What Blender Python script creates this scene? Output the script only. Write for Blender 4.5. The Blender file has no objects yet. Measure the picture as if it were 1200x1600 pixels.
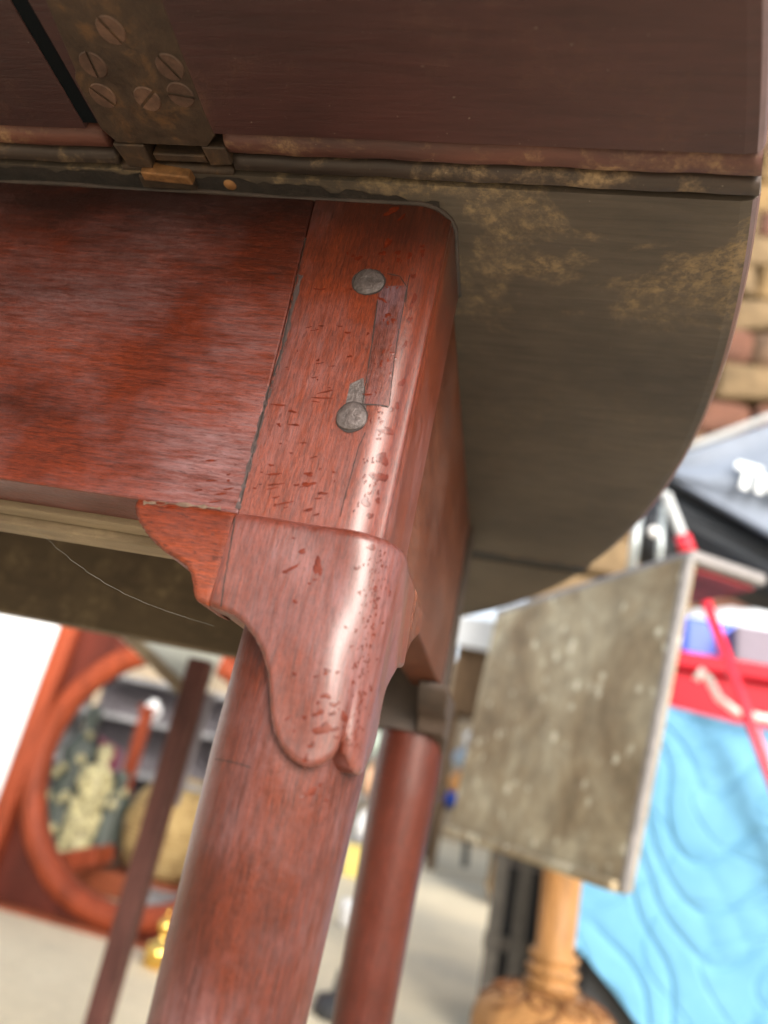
import bpy, bmesh, math, random
import numpy as np
from mathutils import Vector, Matrix
from mathutils.bvhtree import BVHTree
from mathutils import noise as mnoise
random.seed(7)
sc = bpy.context.scene
col = sc.collection

# ------------------------------------------------------------------ camera
FPX, CX, CY = 1150.0, 600.0, 800.0
CAMZ = 0.48
_Z = np.array([663., -3080., FPX]); _Z /= np.linalg.norm(_Z)
_Y = np.array([165., 0., FPX]); _Y[1] = -(_Z[0]*_Y[0]+_Z[2]*_Y[2])/_Z[1]; _Y /= np.linalg.norm(_Y)
_X = np.cross(_Y, _Z); _X = -_X if _X[0] < 0 else _X
R = np.array([_X, _Y, _Z])                     # camera axes (right, down, forward) -> world
cd = bpy.data.cameras.new('camera'); cam = bpy.data.objects.new('camera', cd); col.objects.link(cam)
c0, c1, c2 = R[:, 0], -R[:, 1], -R[:, 2]
cam.matrix_world = Matrix(((c0[0], c1[0], c2[0], 0), (c0[1], c1[1], c2[1], 0), (c0[2], c1[2], c2[2], CAMZ), (0, 0, 0, 1)))
cd.sensor_fit = 'VERTICAL'; cd.sensor_height = 36; cd.lens = FPX/1600*36
cd.clip_start = 0.01; cd.clip_end = 500
cd.dof.use_dof = True; cd.dof.focus_distance = 0.285; cd.dof.aperture_fstop = (cd.lens/1000)/0.0052
sc.camera = cam

# ------------------------------------------------------------------ sky, sun, exposure
SUN_EL, SUN_AZ = math.radians(22), math.radians(30)    # azimuth measured from -Y towards +X
w = bpy.data.worlds.new('World'); sc.world = w; w.use_nodes = True
nt = w.node_tree; bg = nt.nodes['Background']
sky = nt.nodes.new('ShaderNodeTexSky'); sky.sky_type = 'NISHITA'; sky.sun_disc = False
sky.sun_elevation = SUN_EL; sky.sun_rotation = math.pi - SUN_AZ
sky.dust_density = 3.0; sky.air_density = 1.0; sky.ozone_density = 1.0
hs = nt.nodes.new('ShaderNodeHueSaturation'); hs.inputs['Saturation'].default_value = 0.42
nt.links.new(sky.outputs[0], hs.inputs['Color']); nt.links.new(hs.outputs[0], bg.inputs[0])
bg.inputs[1].default_value = 0.15
sl = bpy.data.lights.new('sun', 'SUN'); sl.energy = 1.5; sl.angle = math.radians(26); sl.color = (1, .96, .9)
so = bpy.data.objects.new('sun', sl); col.objects.link(so)
sd = Vector((math.sin(SUN_AZ)*math.cos(SUN_EL), -math.cos(SUN_AZ)*math.cos(SUN_EL), math.sin(SUN_EL)))
so.rotation_euler = sd.to_track_quat('Z', 'Y').to_euler()
sc.view_settings.view_transform = 'Standard'; sc.view_settings.look = 'None'
sc.view_settings.exposure = 1.3; sc.view_settings.gamma = 1
sc.cycles.max_bounces = 8

# ------------------------------------------------------------------ helpers
H = 0.22                                       # the working unit of the table, in metres
def W(x, y, z): return Vector((x*H, y*H, z*H+CAMZ))       # table units -> world
def ray(u, v): return R @ np.array([u-CX, v-CY, FPX])
def onY(u, v, y):
    r = ray(u, v); r = r*y/r[1]; return Vector((r[0], r[1], r[2]+CAMZ))
def onZ(u, v, z):
    r = ray(u, v); r = r*(z-CAMZ)/r[2]; return Vector((r[0], r[1], r[2]+CAMZ))

def obj(name, bm, m, parent=None, smooth=True, weld=False):
    if weld: bmesh.ops.remove_doubles(bm, verts=bm.verts, dist=1e-5)
    me = bpy.data.meshes.new(name)
    bmesh.ops.recalc_face_normals(bm, faces=bm.faces)
    bm.to_mesh(me); bm.free()
    for p in me.polygons: p.use_smooth = smooth
    o = bpy.data.objects.new(name, me); col.objects.link(o)
    me.materials.append(m)
    if parent:
        o.parent = parent
        o.matrix_parent_inverse = Matrix.Translation(parent.matrix_world.translation).inverted() if False else Matrix.Translation(-origin(parent))
    return o
def origin(o):
    v = Vector(o.location); 
    return v if o.parent is None else v+origin(o.parent)+o.matrix_parent_inverse.translation
def thing(name, label, cat, loc=(0, 0, 0), group=None):
    o = bpy.data.objects.new(name, None); col.objects.link(o); o.location = loc
    o.empty_display_size = .05
    o['label'] = label; o['category'] = cat
    if group: o['group'] = group
    return o
def tag(o, label, cat, group=None):
    o['label'] = label; o['category'] = cat
    if group: o['group'] = group
    return o
def bevel(o, wdt, seg=2, ang=40):
    b = o.modifiers.new('bevel', 'BEVEL'); b.width = wdt; b.segments = seg; b.limit_method = 'ANGLE'; b.angle_limit = math.radians(ang)
    b.harden_normals = False
    return o
def add_box(bm, c, s, rot=None):
    c = Vector(c); M = Matrix.Translation(c)
    if rot is not None: M = M @ rot.to_4x4()
    M = M @ Matrix.Diagonal((s[0], s[1], s[2], 1))
    bmesh.ops.create_cube(bm, size=1, matrix=M)
def add_hexa(bm, a, b):
    """solid between two matching quads"""
    va = [bm.verts.new(p) for p in a]; vb = [bm.verts.new(p) for p in b]
    n = len(va)
    bm.faces.new(va); bm.faces.new(vb[::-1])
    for i in range(n): bm.faces.new((va[i], vb[i], vb[(i+1) % n], va[(i+1) % n]))
def add_bar(bm, a, b, wx, wy, up=Vector((0, 0, 1))):
    a, b = Vector(a), Vector(b); d = (b-a); L = d.length; d.normalize()
    s = d.cross(up)
    if s.length < 1e-4: s = Vector((1, 0, 0))
    s.normalize(); t = s.cross(d)
    q = lambda p: [p+s*wx/2*i+t*wy/2*j for i, j in ((-1, -1), (1, -1), (1, 1), (-1, 1))]
    add_hexa(bm, q(a), q(b))
def add_tube(bm, pts, r, n=12, cap=True):
    pts = [Vector(p) for p in pts]; rings = []
    for i, p in enumerate(pts):
        d = (pts[min(i+1, len(pts)-1)]-pts[max(i-1, 0)]).normalized()
        s = d.cross(Vector((0, 0, 1)));  s = Vector((1, 0, 0)) if s.length < 1e-3 else s.normalized()
        t = s.cross(d); rr = r[i] if isinstance(r, (list, tuple)) else r
        rings.append([bm.verts.new(p+s*rr*math.cos(2*math.pi*k/n)+t*rr*math.sin(2*math.pi*k/n)) for k in range(n)])
    for a, b in zip(rings, rings[1:]):
        for k in range(n): bm.faces.new((a[k], a[(k+1) % n], b[(k+1) % n], b[k]))
    if cap: bm.faces.new(rings[0]); bm.faces.new(rings[-1][::-1])
def add_lathe(bm, c, prof, n=32, fn=None):
    """prof: (radius, z) pairs bottom up, about a vertical axis"""
    c = Vector(c); rings = []
    for r, z in prof:
        ring = []
        for k in range(n):
            a = 2*math.pi*k/n; rr = r+(fn(a, z, r) if fn else 0)
            ring.append(bm.verts.new(c+Vector((rr*math.cos(a), rr*math.sin(a), z))))
        rings.append(ring)
    for a, b in zip(rings, rings[1:]):
        for k in range(n): bm.faces.new((a[k], a[(k+1) % n], b[(k+1) % n], b[k]))
    bm.faces.new(rings[0]); bm.faces.new(rings[-1][::-1])

# ------------------------------------------------------------------ materials
class N:
    def __init__(s, name):
        s.m = bpy.data.materials.new(name); s.m.use_nodes = True; s.t = s.m.node_tree
        s.b = s.t.nodes['Principled BSDF']; s.tc = s.new('ShaderNodeTexCoord')
        s.co = s.tc.outputs['Object']
    def new(s, ty, **k):
        n = s.t.nodes.new(ty)
        for a, v in k.items():
            if isinstance(a, str) and hasattr(n, a): setattr(n, a, v)
        return n
    def lk(s, a, b): s.t.links.new(a, b)
    def mapn(s, scale, loc=(0, 0, 0), rot=(0, 0, 0), src=None):
        n = s.new('ShaderNodeMapping'); n.inputs['Scale'].default_value = scale; n.inputs['Location'].default_value = loc
        n.inputs['Rotation'].default_value = rot; s.lk(src or s.co, n.inputs['Vector']); return n.outputs[0]
    def noise(s, vec, scale=1, detail=6, rough=.6, dist=0):
        n = s.new('ShaderNodeTexNoise'); s.lk(vec, n.inputs['Vector'])
        n.inputs['Scale'].default_value = scale; n.inputs['Detail'].default_value = detail
        n.inputs['Roughness'].default_value = rough; n.inputs['Distortion'].default_value = dist
        return n.outputs['Fac']
    def voro(s, vec, scale=1, feature='F1'):
        n = s.new('ShaderNodeTexVoronoi'); n.feature = feature; s.lk(vec, n.inputs['Vector']); n.inputs['Scale'].default_value = scale
        return n.outputs['Distance']
    def ramp(s, fac, stops):
        n = s.new('ShaderNodeValToRGB'); s.lk(fac, n.inputs[0]); e = n.color_ramp.elements
        while len(e) < len(stops): e.new(.5)
        for q, (p, c) in zip(e, stops):
            q.position = p; q.color = (c, c, c, 1) if not isinstance(c, (tuple, list)) else (*c, 1)
        return n.outputs[0]
    def mix(s, f, a, b, mode='MIX'):
        n = s.new('ShaderNodeMix'); n.data_type = 'RGBA'; n.blend_type = mode
        for v, i in ((f, 0), (a, 6), (b, 7)):
            if isinstance(v, (int, float)): n.inputs[i].default_value = v if i == 0 else (v, v, v, 1)
            elif isinstance(v, (tuple, list)): n.inputs[i].default_value = (*v, 1)
            else: s.lk(v, n.inputs[i])
        return n.outputs[2]
    def math(s, op, a, b=None):
        n = s.new('ShaderNodeMath'); n.operation = op
        for v, i in ((a, 0), (b, 1)):
            if v is None: continue
            if isinstance(v, (int, float)): n.inputs[i].default_value = v
            else: s.lk(v, n.inputs[i])
        return n.outputs[0]
    def setc(s, c): s.lk(c, s.b.inputs['Base Color']) if not isinstance(c, (tuple, list)) else setattr(s.b.inputs['Base Color'], 'default_value', (*c, 1))
    def setr(s, r): s.lk(r, s.b.inputs['Roughness']) if not isinstance(r, (int, float)) else setattr(s.b.inputs['Roughness'], 'default_value', r)
    def bump(s, h, st=.3, d=.001):
        n = s.new('ShaderNodeBump'); n.inputs['Strength'].default_value = st; n.inputs['Distance'].default_value = d
        s.lk(h, n.inputs['Height']); s.lk(n.outputs[0], s.b.inputs['Normal'])

def plain(name, c, rough=.6, var=.25, scale=20, metal=0, bump=.2, spec=.5):
    s = N(name); n1 = s.noise(s.mapn((1, 1, 1)), scale, 6, .65)
    dark = tuple(v*(1-var) for v in c); lite = tuple(min(1, v*(1+var*.8)) for v in c)
    s.setc(s.ramp(n1, [(.3, dark), (.7, lite)])); s.setr(rough); s.b.inputs['Metallic'].default_value = metal
    s.b.inputs['Specular IOR Level'].default_value = spec
    s.bump(n1, bump, .002)
    return s.m

def mahogany(name, axis, dark, mid, lite, film=(.27, .145, .14), filmamt=.5, rough=.33, coat=.3, seed=0., fleck=.5, patch=14, bumps=.5, k=.42, red=True, grime_shade=None):
    """axis = grain axis 0/1/2; film = dull waxy bloom that has dried on the polish"""
    s = N(name)
    tw = (1.16, .84, .50) if red else (1.1, 1.05, 1.0)
    dark, mid, lite = ((v[0]*k*tw[0], v[1]*k*tw[1], v[2]*k*tw[2]) for v in (dark, mid, lite))
    def sc_(lo, hi):
        v = [hi, hi, hi]; v[axis] = lo; return tuple(v)
    big = s.noise(s.mapn(sc_(5, 22), (seed, seed*2, 3)), 1, 4, .55, .6)
    grain = s.noise(s.mapn(sc_(60, 900), (seed, 1, 3)), 1, 7, .66, .4)
    fine = s.noise(s.mapn(sc_(260, 2400), (2, seed, 3)), 1, 5, .75, .2)
    c = s.ramp(big, [(.3, dark), (.5, mid), (.72, lite)])
    g = s.ramp(grain, [(.30, .5), (.46, .9), (.64, 1.22)])
    c = s.mix(1, c, g, 'MULTIPLY')
    fg = s.ramp(fine, [(.38, .45), (.56, 1.15)])
    c = s.mix(.8, c, fg, 'MULTIPLY')
    # waxy film: large patches, broken up along the grain and by fine scratches
    pa = s.noise(s.mapn((patch, patch, patch), (seed+4, 0, 0)), 1, 5, .6)
    br = s.noise(s.mapn(sc_(60, 420), (seed, 5, 1)), 1, 8, .75, .3)
    f = s.math('MULTIPLY', s.ramp(pa, [(.42, 0.04), (.62, 1.)]), s.ramp(br, [(.36, .15), (.62, 1.)]))
    f = s.math('MULTIPLY', f, filmamt*.42)
    c = s.mix(f, c, film)
    # dark pores
    po = s.noise(s.mapn(sc_(260, 1300), (7, seed, 9)), 1, 2, .5)
    c = s.mix(s.math('MULTIPLY', s.ramp(po, [(.60, 0.), (.68, 1.)]), fleck), c, (.045, .012, .008))
    if grime_shade:      # old polish residue plus painted-in shade below the top, with a ragged edge
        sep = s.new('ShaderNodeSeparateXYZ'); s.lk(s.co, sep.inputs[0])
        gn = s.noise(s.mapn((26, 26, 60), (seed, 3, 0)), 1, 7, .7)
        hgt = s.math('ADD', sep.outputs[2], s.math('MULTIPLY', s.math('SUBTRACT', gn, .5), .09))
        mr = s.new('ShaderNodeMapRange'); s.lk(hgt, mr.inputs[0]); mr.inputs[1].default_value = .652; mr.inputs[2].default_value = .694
        c = s.mix(s.math('MULTIPLY', mr.outputs[0], grime_shade), c, (.014, .006, .005))
    s.setc(c)
    rr = s.math('ADD', s.math('MULTIPLY', f, .35), rough)
    rr = s.math('ADD', rr, s.math('MULTIPLY', s.ramp(fine, [(.3, 0.), (.7, 1.)]), .1))
    s.setr(rr)
    s.b.inputs['Specular IOR Level'].default_value = .16; s.b.inputs['Coat Weight'].default_value = coat*.38; s.b.inputs['Coat Roughness'].default_value = .3
    orange = s.noise(s.mapn((420, 420, 420)), 1, 3, .5)
    h = s.math('ADD', s.math('MULTIPLY', orange, .5), s.math('ADD', s.math('MULTIPLY', grain, .5), s.math('MULTIPLY', fine, .35)))
    s.bump(h, bumps, .0012)
    return s.m

M_apron = mahogany('mahogany apron', 0, (.085, .018, .010), (.19, .038, .017), (.29, .062, .024), film=(.27, .17, .18), filmamt=1.1, seed=1.3, grime_shade=.85, patch=9)
M_side = mahogany('mahogany side apron', 1, (.12, .04, .025), (.20, .07, .04), (.27, .10, .055), film=(.32, .20, .17), filmamt=.5, seed=5.1, rough=.42)
M_post = mahogany('mahogany post', 2, (.17, .036, .018), (.26, .058, .026), (.36, .085, .036), film=(.30, .175, .185), filmamt=.75, seed=2.2, grime_shade=.65, coat=1.7)
M_pad = mahogany('mahogany knee', 2, (.17, .035, .018), (.25, .055, .026), (.34, .08, .034), film=(.30, .175, .185), filmamt=.75, seed=3.7, coat=2.0)
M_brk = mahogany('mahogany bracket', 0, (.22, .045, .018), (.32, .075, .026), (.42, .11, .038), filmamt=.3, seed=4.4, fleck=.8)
M_leg = mahogany('mahogany leg', 2, (.12, .028, .018), (.21, .05, .026), (.31, .08, .036), film=(.30, .18, .19), filmamt=.8, seed=6.1, coat=.5)
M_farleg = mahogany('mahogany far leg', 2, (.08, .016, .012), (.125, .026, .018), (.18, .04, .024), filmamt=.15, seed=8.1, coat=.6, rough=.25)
M_plug = mahogany('inset patch', 2, (.15, .045, .04), (.22, .07, .06), (.27, .10, .08), film=(.30, .22, .28), filmamt=.7, seed=9.3)

def dirty(name, base1, base2, dirt, lo, hi, axis=0, dscale=14, seed=0., rough=.6, second=None, spec=.4, mask=None):
    s = N(name)
    v = [60]*3; v[axis] = 6
    n1 = s.noise(s.mapn((9, 9, 9), (seed, 0, 0)), 1, 6, .6)
    g = s.noise(s.mapn(tuple(v), (seed, 2, 0)), 4, 7, .7, .3)
    c = s.mix(s.ramp(n1, [(.3, 0.), (.7, 1.)]), base1, base2)
    c = s.mix(.55, c, s.ramp(g, [(.3, .55), (.7, 1.35)]), 'MULTIPLY')
    d1 = s.noise(s.mapn((1, 1, 1), (seed+3, 1, 0)), dscale, 9, .68, .4)
    d2 = s.noise(s.mapn((1, 1, 1), (seed, 6, 0)), 170, 6, .75)
    dm = s.math('MULTIPLY', s.ramp(d1, [(lo, 0.), (hi, 1.)]), s.ramp(d2, [(.42, .1), (.6, 1.)]))
    if mask:      # dirt gathers near the joint: mask along y
        sep = s.new('ShaderNodeSeparateXYZ'); s.lk(s.co, sep.inputs[0])
        mr = s.new('ShaderNodeMapRange'); s.lk(sep.outputs[1], mr.inputs[0])
        mr.inputs[1].default_value, mr.inputs[2].default_value = mask[0], mask[1]
        mr.inputs[3].default_value, mr.inputs[4].default_value = 1., mask[2]
        dm = s.math('MULTIPLY', dm, mr.outputs[0])
    c = s.mix(dm, c, dirt)
    fl = s.noise(s.mapn((1, 1, 1), (1, seed, 0)), 620, 2, .5)
    c = s.mix(s.math('MULTIPLY', s.ramp(fl, [(.755, 0.), (.775, 1.)]), .4), c, (.42, .36, .28))
    s.setc(c); s.setr(s.math('ADD', rough, s.math('MULTIPLY', dm, .25)))
    s.b.inputs['Specular IOR Level'].default_value = spec
    s.bump(s.math('ADD', s.math('MULTIPLY', dm, .8), g), .45, .0009)
    return s.m
M_leaf = dirty('leaf underside', (.028, .011, .011), (.055, .019, .017), (.10, .045, .028), .56, .8, seed=2, rough=.5)
M_top = dirty('top underside', (.038, .028, .021), (.092, .070, .052), (.34, .23, .12), .48, .6, seed=9, dscale=17, rough=.65, mask=(.22, .35, .05))
M_bead = dirty('joint bead', (.05, .024, .022), (.13, .045, .03), (.36, .22, .11), .52, .7, seed=4, dscale=25, rough=.55)
M_ledge = dirty('joint ledge', (.022, .015, .012), (.07, .046, .035), (.30, .2, .11), .5, .66, seed=6, dscale=40, rough=.6)
M_block = plain('dark brown block', (.040, .024, .016), .6, .4, 40)  # dark brown wood of the far corner post, knee and brackets
M_raw = dirty('raw secondary wood', (.16, .115, .07), (.26, .19, .12), (.36, .28, .17), .5, .7, seed=3, rough=.8)
M_rawdark = dirty('dusty inner rail', (.075, .052, .032), (.12, .085, .05), (.26, .19, .11), .5, .68, seed=5, dscale=30, rough=.85)
M_edge = plain('polished top edge', (.10, .05, .045), .3, .3, 60, spec=.7)
M_black = plain('black gap', (.008, .009, .012), .5, .2)
def rusty(name, a, b, c_, lo=.5):
    s = N(name); n1 = s.noise(s.mapn((1, 1, 1)), 60, 8, .7, .4); n2 = s.noise(s.mapn((1, 1, 1), (3, 3, 3)), 300, 6, .7)
    c = s.ramp(n1, [(.3, a), (lo, b), (.72, c_)])
    c = s.mix(.5, c, s.ramp(n2, [(.3, .5), (.7, 1.4)]), 'MULTIPLY')
    s.setc(c); s.b.inputs['Metallic'].default_value = .35; s.setr(s.ramp(n2, [(.3, .45), (.7, .7)])); s.bump(n2, .4, .0006); return s.m
M_hinge = rusty('tarnished hinge', (.028, .018, .013), (.062, .038, .024), (.15, .075, .03), .54)
M_screw = rusty('screw', (.05, .03, .022), (.10, .055, .038), (.18, .10, .065))
M_brass = rusty('worn brass', (.06, .03, .014), (.26, .12, .045), (.40, .20, .08))
M_peg = plain('lead grey peg', (.085, .066, .062), .45, .45, 240, metal=.3, bump=.6)
M_seam = plain('grey filler seam', (.05, .030, .028), .7, .35, 300)
def drip_mat():
    s = N('wet stain'); n1 = s.noise(s.mapn((1, 1, 1)), 500, 4, .6)
    s.setc(s.ramp(n1, [(.3, (.050, .007, .003)), (.7, (.125, .018, .006))])); s.setr(.3); s.b.inputs['Specular IOR Level'].default_value = .3; return s.m
M_drip = drip_mat()
M_scar = plain('pale scrape', (.12, .075, .05), .7, .3, 400)

# ================================================================== GROUND AND FAR SETTING
def ground_mat():
    s = N('pale concrete'); a = s.noise(s.mapn((1, 1, 1)), 1.6, 7, .6); b = s.noise(s.mapn((1, 1, 1), (3, 0, 0)), 40, 6, .7)
    c = s.ramp(a, [(.3, (.50, .455, .35)), (.55, (.70, .61, .43)), (.75, (.78, .69, .50))])
    s.setc(s.mix(.5, c, s.ramp(b, [(.3, .75), (.7, 1.15)]), 'MULTIPLY')); s.setr(.85); s.bump(b, .3, .004); return s.m
bm = bmesh.new(); bmesh.ops.create_grid(bm, x_segments=2, y_segments=2, size=150)
o = obj('ground', bm, ground_mat()); o['kind'] = 'structure'

# ================================================================== THE DROP LEAF TABLE
T = thing('drop_leaf_table', 'red mahogany drop-leaf table seen from below, with round legs, raised leaves and brass-hinged joint', 'table', (0, 0, 0))
EC, EA, EB = (-2.2, 1.94), 2.6, 3.35            # the oval outline, in table units
Y0, Y1 = .905, 3.075                           # the two joints
def oval_x(y, side=1, inset=0):
    k = max(0., 1-((y-EC[1])/(EB-inset))**2); return EC[0]+side*(EA-inset)*math.sqrt(k)
def oval_slab(ya, yb, profile, xa=None, xb=None, n=70):
    """slab of the oval between two y; profile: (inset, z) down the moulded edge"""
    bm = bmesh.new()
    def ring(ins, z):
        ys0, ys1 = max(ya, EC[1]-EB+ins+1e-3), min(yb, EC[1]+EB-ins-1e-3)
        ys = [ys0+(ys1-ys0)*(.5-.5*math.cos(math.pi*i/n)) for i in range(n+1)]
        R_ = [(oval_x(y, 1, ins) if xb is None else min(xb, oval_x(y, 1, ins)), y) for y in ys]
        L_ = [(oval_x(y, -1, ins) if xa is None else max(xa, oval_x(y, -1, ins)), y) for y in ys[::-1]]
        R_ = [(a if xb is not None else max(a, EC[0] if xa is None else xa), b) for a, b in R_]
        L_ = [(a if xa is not None else min(a, EC[0] if xb is None else xb), b) for a, b in L_]
        return [bm.verts.new(W(a, b, z)) for a, b in R_+L_]
    rs = [ring(i, z) for i, z in profile]
    for a, b in zip(rs, rs[1:]):
        for k in range(len(a)): bm.faces.new((a[k], a[(k+1) % len(a)], b[(k+1) % len(a)], b[k]))
    for r in (rs[0], rs[-1]):
        m = len(r)
        for i in range(n): bm.faces.new((r[i], r[i+1], r[m-2-i], r[m-1-i]))
    return bm
edge_prof = [(.03, 1.0), (.012, 1.004), (.004, 1.012), (0, 1.025), (0, 1.06), (.006, 1.08), (.02, 1.092), (.05, 1.095)]
lprof = [(i, z-.006) for i, z in edge_prof]
SX0, SX1 = -.884, -.852                        # slot beside the hinge
low = [(.03, .994), (.012, .998), (.004, 1.006), (0, 1.02), (0, 1.045)]
up = [(0, 1.047), (0, 1.06), (.006, 1.08), (.02, 1.092), (.05, 1.095)]
leaf = obj('raised_leaf', oval_slab(-1.5, Y0-.004, up), M_leaf, T, smooth=False)
leaf['label'] = 'near raised leaf with the strap hinge on its dark underside'
b1 = obj('leaf_board', oval_slab(-1.5, Y0-.004, low, xa=SX1), M_leaf, leaf, smooth=False)
b2 = obj('leaf_board', oval_slab(-1.5, Y0-.004, low, xb=SX0), M_leaf, leaf, smooth=False)
bm = bmesh.new(); add_box(bm, W((SX0+SX1)/2, -.21, 1.0), ((SX1-SX0)*H*.97, 2.2*H, .008*H)); obj('slot_shadow_strip', bm, plain('blue black slot shade', (.003, .0045, .006), .8, .2, spec=.1), leaf, smooth=False)  # black strip fills the slot, painting the shade of the gap
top = obj('fixed_top', oval_slab(Y0+.095, Y1-.095, edge_prof), M_top, T, smooth=False)
far = obj('raised_leaf', oval_slab(Y1+.006, 6, lprof), M_top, T, smooth=False)
far['label'] = 'far raised leaf beyond the second joint'
for o in (leaf, b1, b2, top, far):
    o.data.materials.append(M_edge)
    for p in o.data.polygons:
        if abs(p.normal.z) < .93 and p.normal.x > .1: p.material_index = 1
# rule joint: convex bead, groove and ledge, run along x; its ends follow the oval
def joint_strip(name, prof, m, xl, xr, parent, mir=False):
    bm = bmesh.new(); n = 60; rows = []
    for i in range(n+1):
        r = []
        for (y, z) in prof:
            yy = y if not mir else (Y0+Y1-y)
            a = oval_x(yy, -1, .004) if xl is None else xl; b = oval_x(yy, 1, .004) if xr is None else xr
            t = i/n; x = a+(b-a)*t
            r.append(bm.verts.new(W(x, yy+.0012*math.sin(x*23)+.0008*math.sin(x*61), z)))
        rows.append(r)
    for a, b in zip(rows, rows[1:]):
        for k in range(len(a)-1): bm.faces.new((a[k], a[k+1], b[k+1], b[k]))
        bm.faces.new((a[-1], a[0], b[0], b[-1]))
    bm.faces.new(rows[0]); bm.faces.new(rows[-1])
    return obj(name, bm, m, parent)
bead = [(Y0, 1.03), (Y0+.001, 1.014), (Y0+.006, 1.004), (Y0+.016, .998), (Y0+.030, .9965), (Y0+.042, 1.0), (Y0+.049, 1.007), (Y0+.052, 1.018), (Y0+.053, 1.04)]
ledge = [(Y0+.055, 1.04), (Y0+.056, 1.008), (Y0+.060, 1.002), (Y0+.082, 1.0), (Y0+.086, 1.006), (Y0+.0935, 1.016), (Y0+.0945, 1.04)]
HL, HR = -.862, -.622                          # hinge bay
for mir in (False, True):
    for a, b in (((None, HL), (HR, None)) if not mir else ((None, None),)):
        joint_strip('joint_bead', bead, M_bead if not mir else M_black, a, b, top, mir)
        joint_strip('joint_ledge', ledge, M_ledge, a, b, top, mir)
for y, nm in ((Y0+.0475, 'a'), (Y1-.0475, 'b')):
    bm = bmesh.new(); xr = oval_x(y, 1, .015); xl = oval_x(y, -1, .015)
    a = W((xl+xr)/2, y, 1.066); add_box(bm, a, ((xr-xl)*H, .094*H, .05*H))
    obj('joint_core', bm, M_edge, top, smooth=False)

# aprons
FY, XS = 1.044, -.215                          # front face, side face
AB = .352
bm = bmesh.new()
XL = 2*EC[0]-XS                                # the left end of the frame mirrors the right
add_hexa(bm, [W(XL+.2, FY, AB), W(-.452, FY, AB), W(-.480, FY, .999), W(XL+.2, FY, .999)], [W(XL+.2, FY+.12, AB), W(-.452, FY+.12, AB), W(-.480, FY+.12, .999), W(XL+.2, FY+.12, .999)])
bmesh.ops.subdivide_edges(bm, edges=bm.edges, cuts=1)
front = bevel(obj('front_apron', bm, M_apron, T, smooth=False), .0008)
bm = bmesh.new()      # liner rails behind the front apron
add_hexa(bm, [W(XL+.2, FY+.122, AB-.012), W(-.46, FY+.122, AB-.012), W(-.46, FY+.122, .99), W(XL+.2, FY+.122, .99)], [W(XL+.2, FY+.165, AB-.014), W(-.46, FY+.165, AB-.014), W(-.46, FY+.165, .99), W(XL+.2, FY+.165, .99)])
bevel(obj('liner_rail', bm, M_raw, T, smooth=False), .0006)
bm = bmesh.new()
add_hexa(bm, [W(XL+.2, FY+.17, AB-.03), W(-.56, FY+.17, AB-.03), W(-.56, FY+.17, .6), W(XL+.2, FY+.17, .6)], [W(XL+.2, FY+.235, AB-.032), W(-.56, FY+.235, AB-.032), W(-.56, FY+.235, .6), W(XL+.2, FY+.235, .6)])
bevel(obj('swing_rail', bm, M_raw, T, smooth=False), .0008)
bm = bmesh.new()      # far apron
add_hexa(bm, [W(XL+.2, 2.84, .365), W(-.44, 2.84, .365), W(-.44, 2.84, .999), W(XL+.2, 2.84, .999)], [W(XL+.2, 2.956, .365), W(-.44, 2.956, .365), W(-.44, 2.956, .999), W(XL+.2, 2.956, .999)])
bevel(obj('far_apron', bm, M_rawdark, T, smooth=False), .001)
for sx, nm in ((XS, 'right'), (XL, 'left')):  # side aprons
    bm = bmesh.new(); x0 = sx-.012 if nm == 'right' else sx+.012; x1 = x0-.11 if nm == 'right' else x0+.11
    add_hexa(bm, [W(x0, 1.30, .36), W(x0, 2.70, .36), W(x0, 2.70, .999), W(x0, 1.30, .999)], [W(x1, 1.30, .36), W(x1, 2.70, .36), W(x1, 2.70, .999), W(x1, 1.30, .999)])
    bevel(obj('side_apron', bm, M_side, T, smooth=False), .0012)

# corner posts: square with one well rounded corner
def post_bm(zlo, zhi, x0, x1, y0, y1, rad=.066, n=14):
    bm = bmesh.new(); path = [(x0, y0)]
    n = 44
    for i in range(n+1):
        a = math.pi/2*i/n; q = rad*(1+.055*math.exp(-((math.degrees(a)-62)/5)**2)-.02*math.exp(-((math.degrees(a)-48)/6)**2))   # raised arris line
        path.append((x1-rad+q*math.sin(a), y0+rad-q*math.cos(a)))
    path += [(x1, y1), (x0, y1)]
    rows = []; nz = 24
    for j in range(nz+1):
        z = zlo+(zhi-zlo)*j/nz; rows.append([bm.verts.new(W(x-(max(0, z-.35)*.042 if x == x0 else 0), y, z)) for x, y in path])
    for a, b in zip(rows, rows[1:]):
        for k in range(len(a)): bm.faces.new((a[k], a[(k+1) % len(a)], b[(k+1) % len(a)], b[k]))
    bm.faces.new(rows[0]); bm.faces.new(rows[-1])
    return bm
def mirror_bm(bm, mx, my):
    for v in bm.verts:
        if mx: v.co.x = 2*EC[0]*H-v.co.x
        if my: v.co.y = 2*2.0*H-v.co.y
    return bm
def flat_by_angle(o, a=35):
    bm = bmesh.new(); bm.from_mesh(o.data)
    for e in bm.edges:
        if len(e.link_faces) == 2 and e.calc_face_angle(0) > math.radians(a): e.smooth = False
    bm.to_mesh(o.data); bm.free()
    return o

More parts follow.
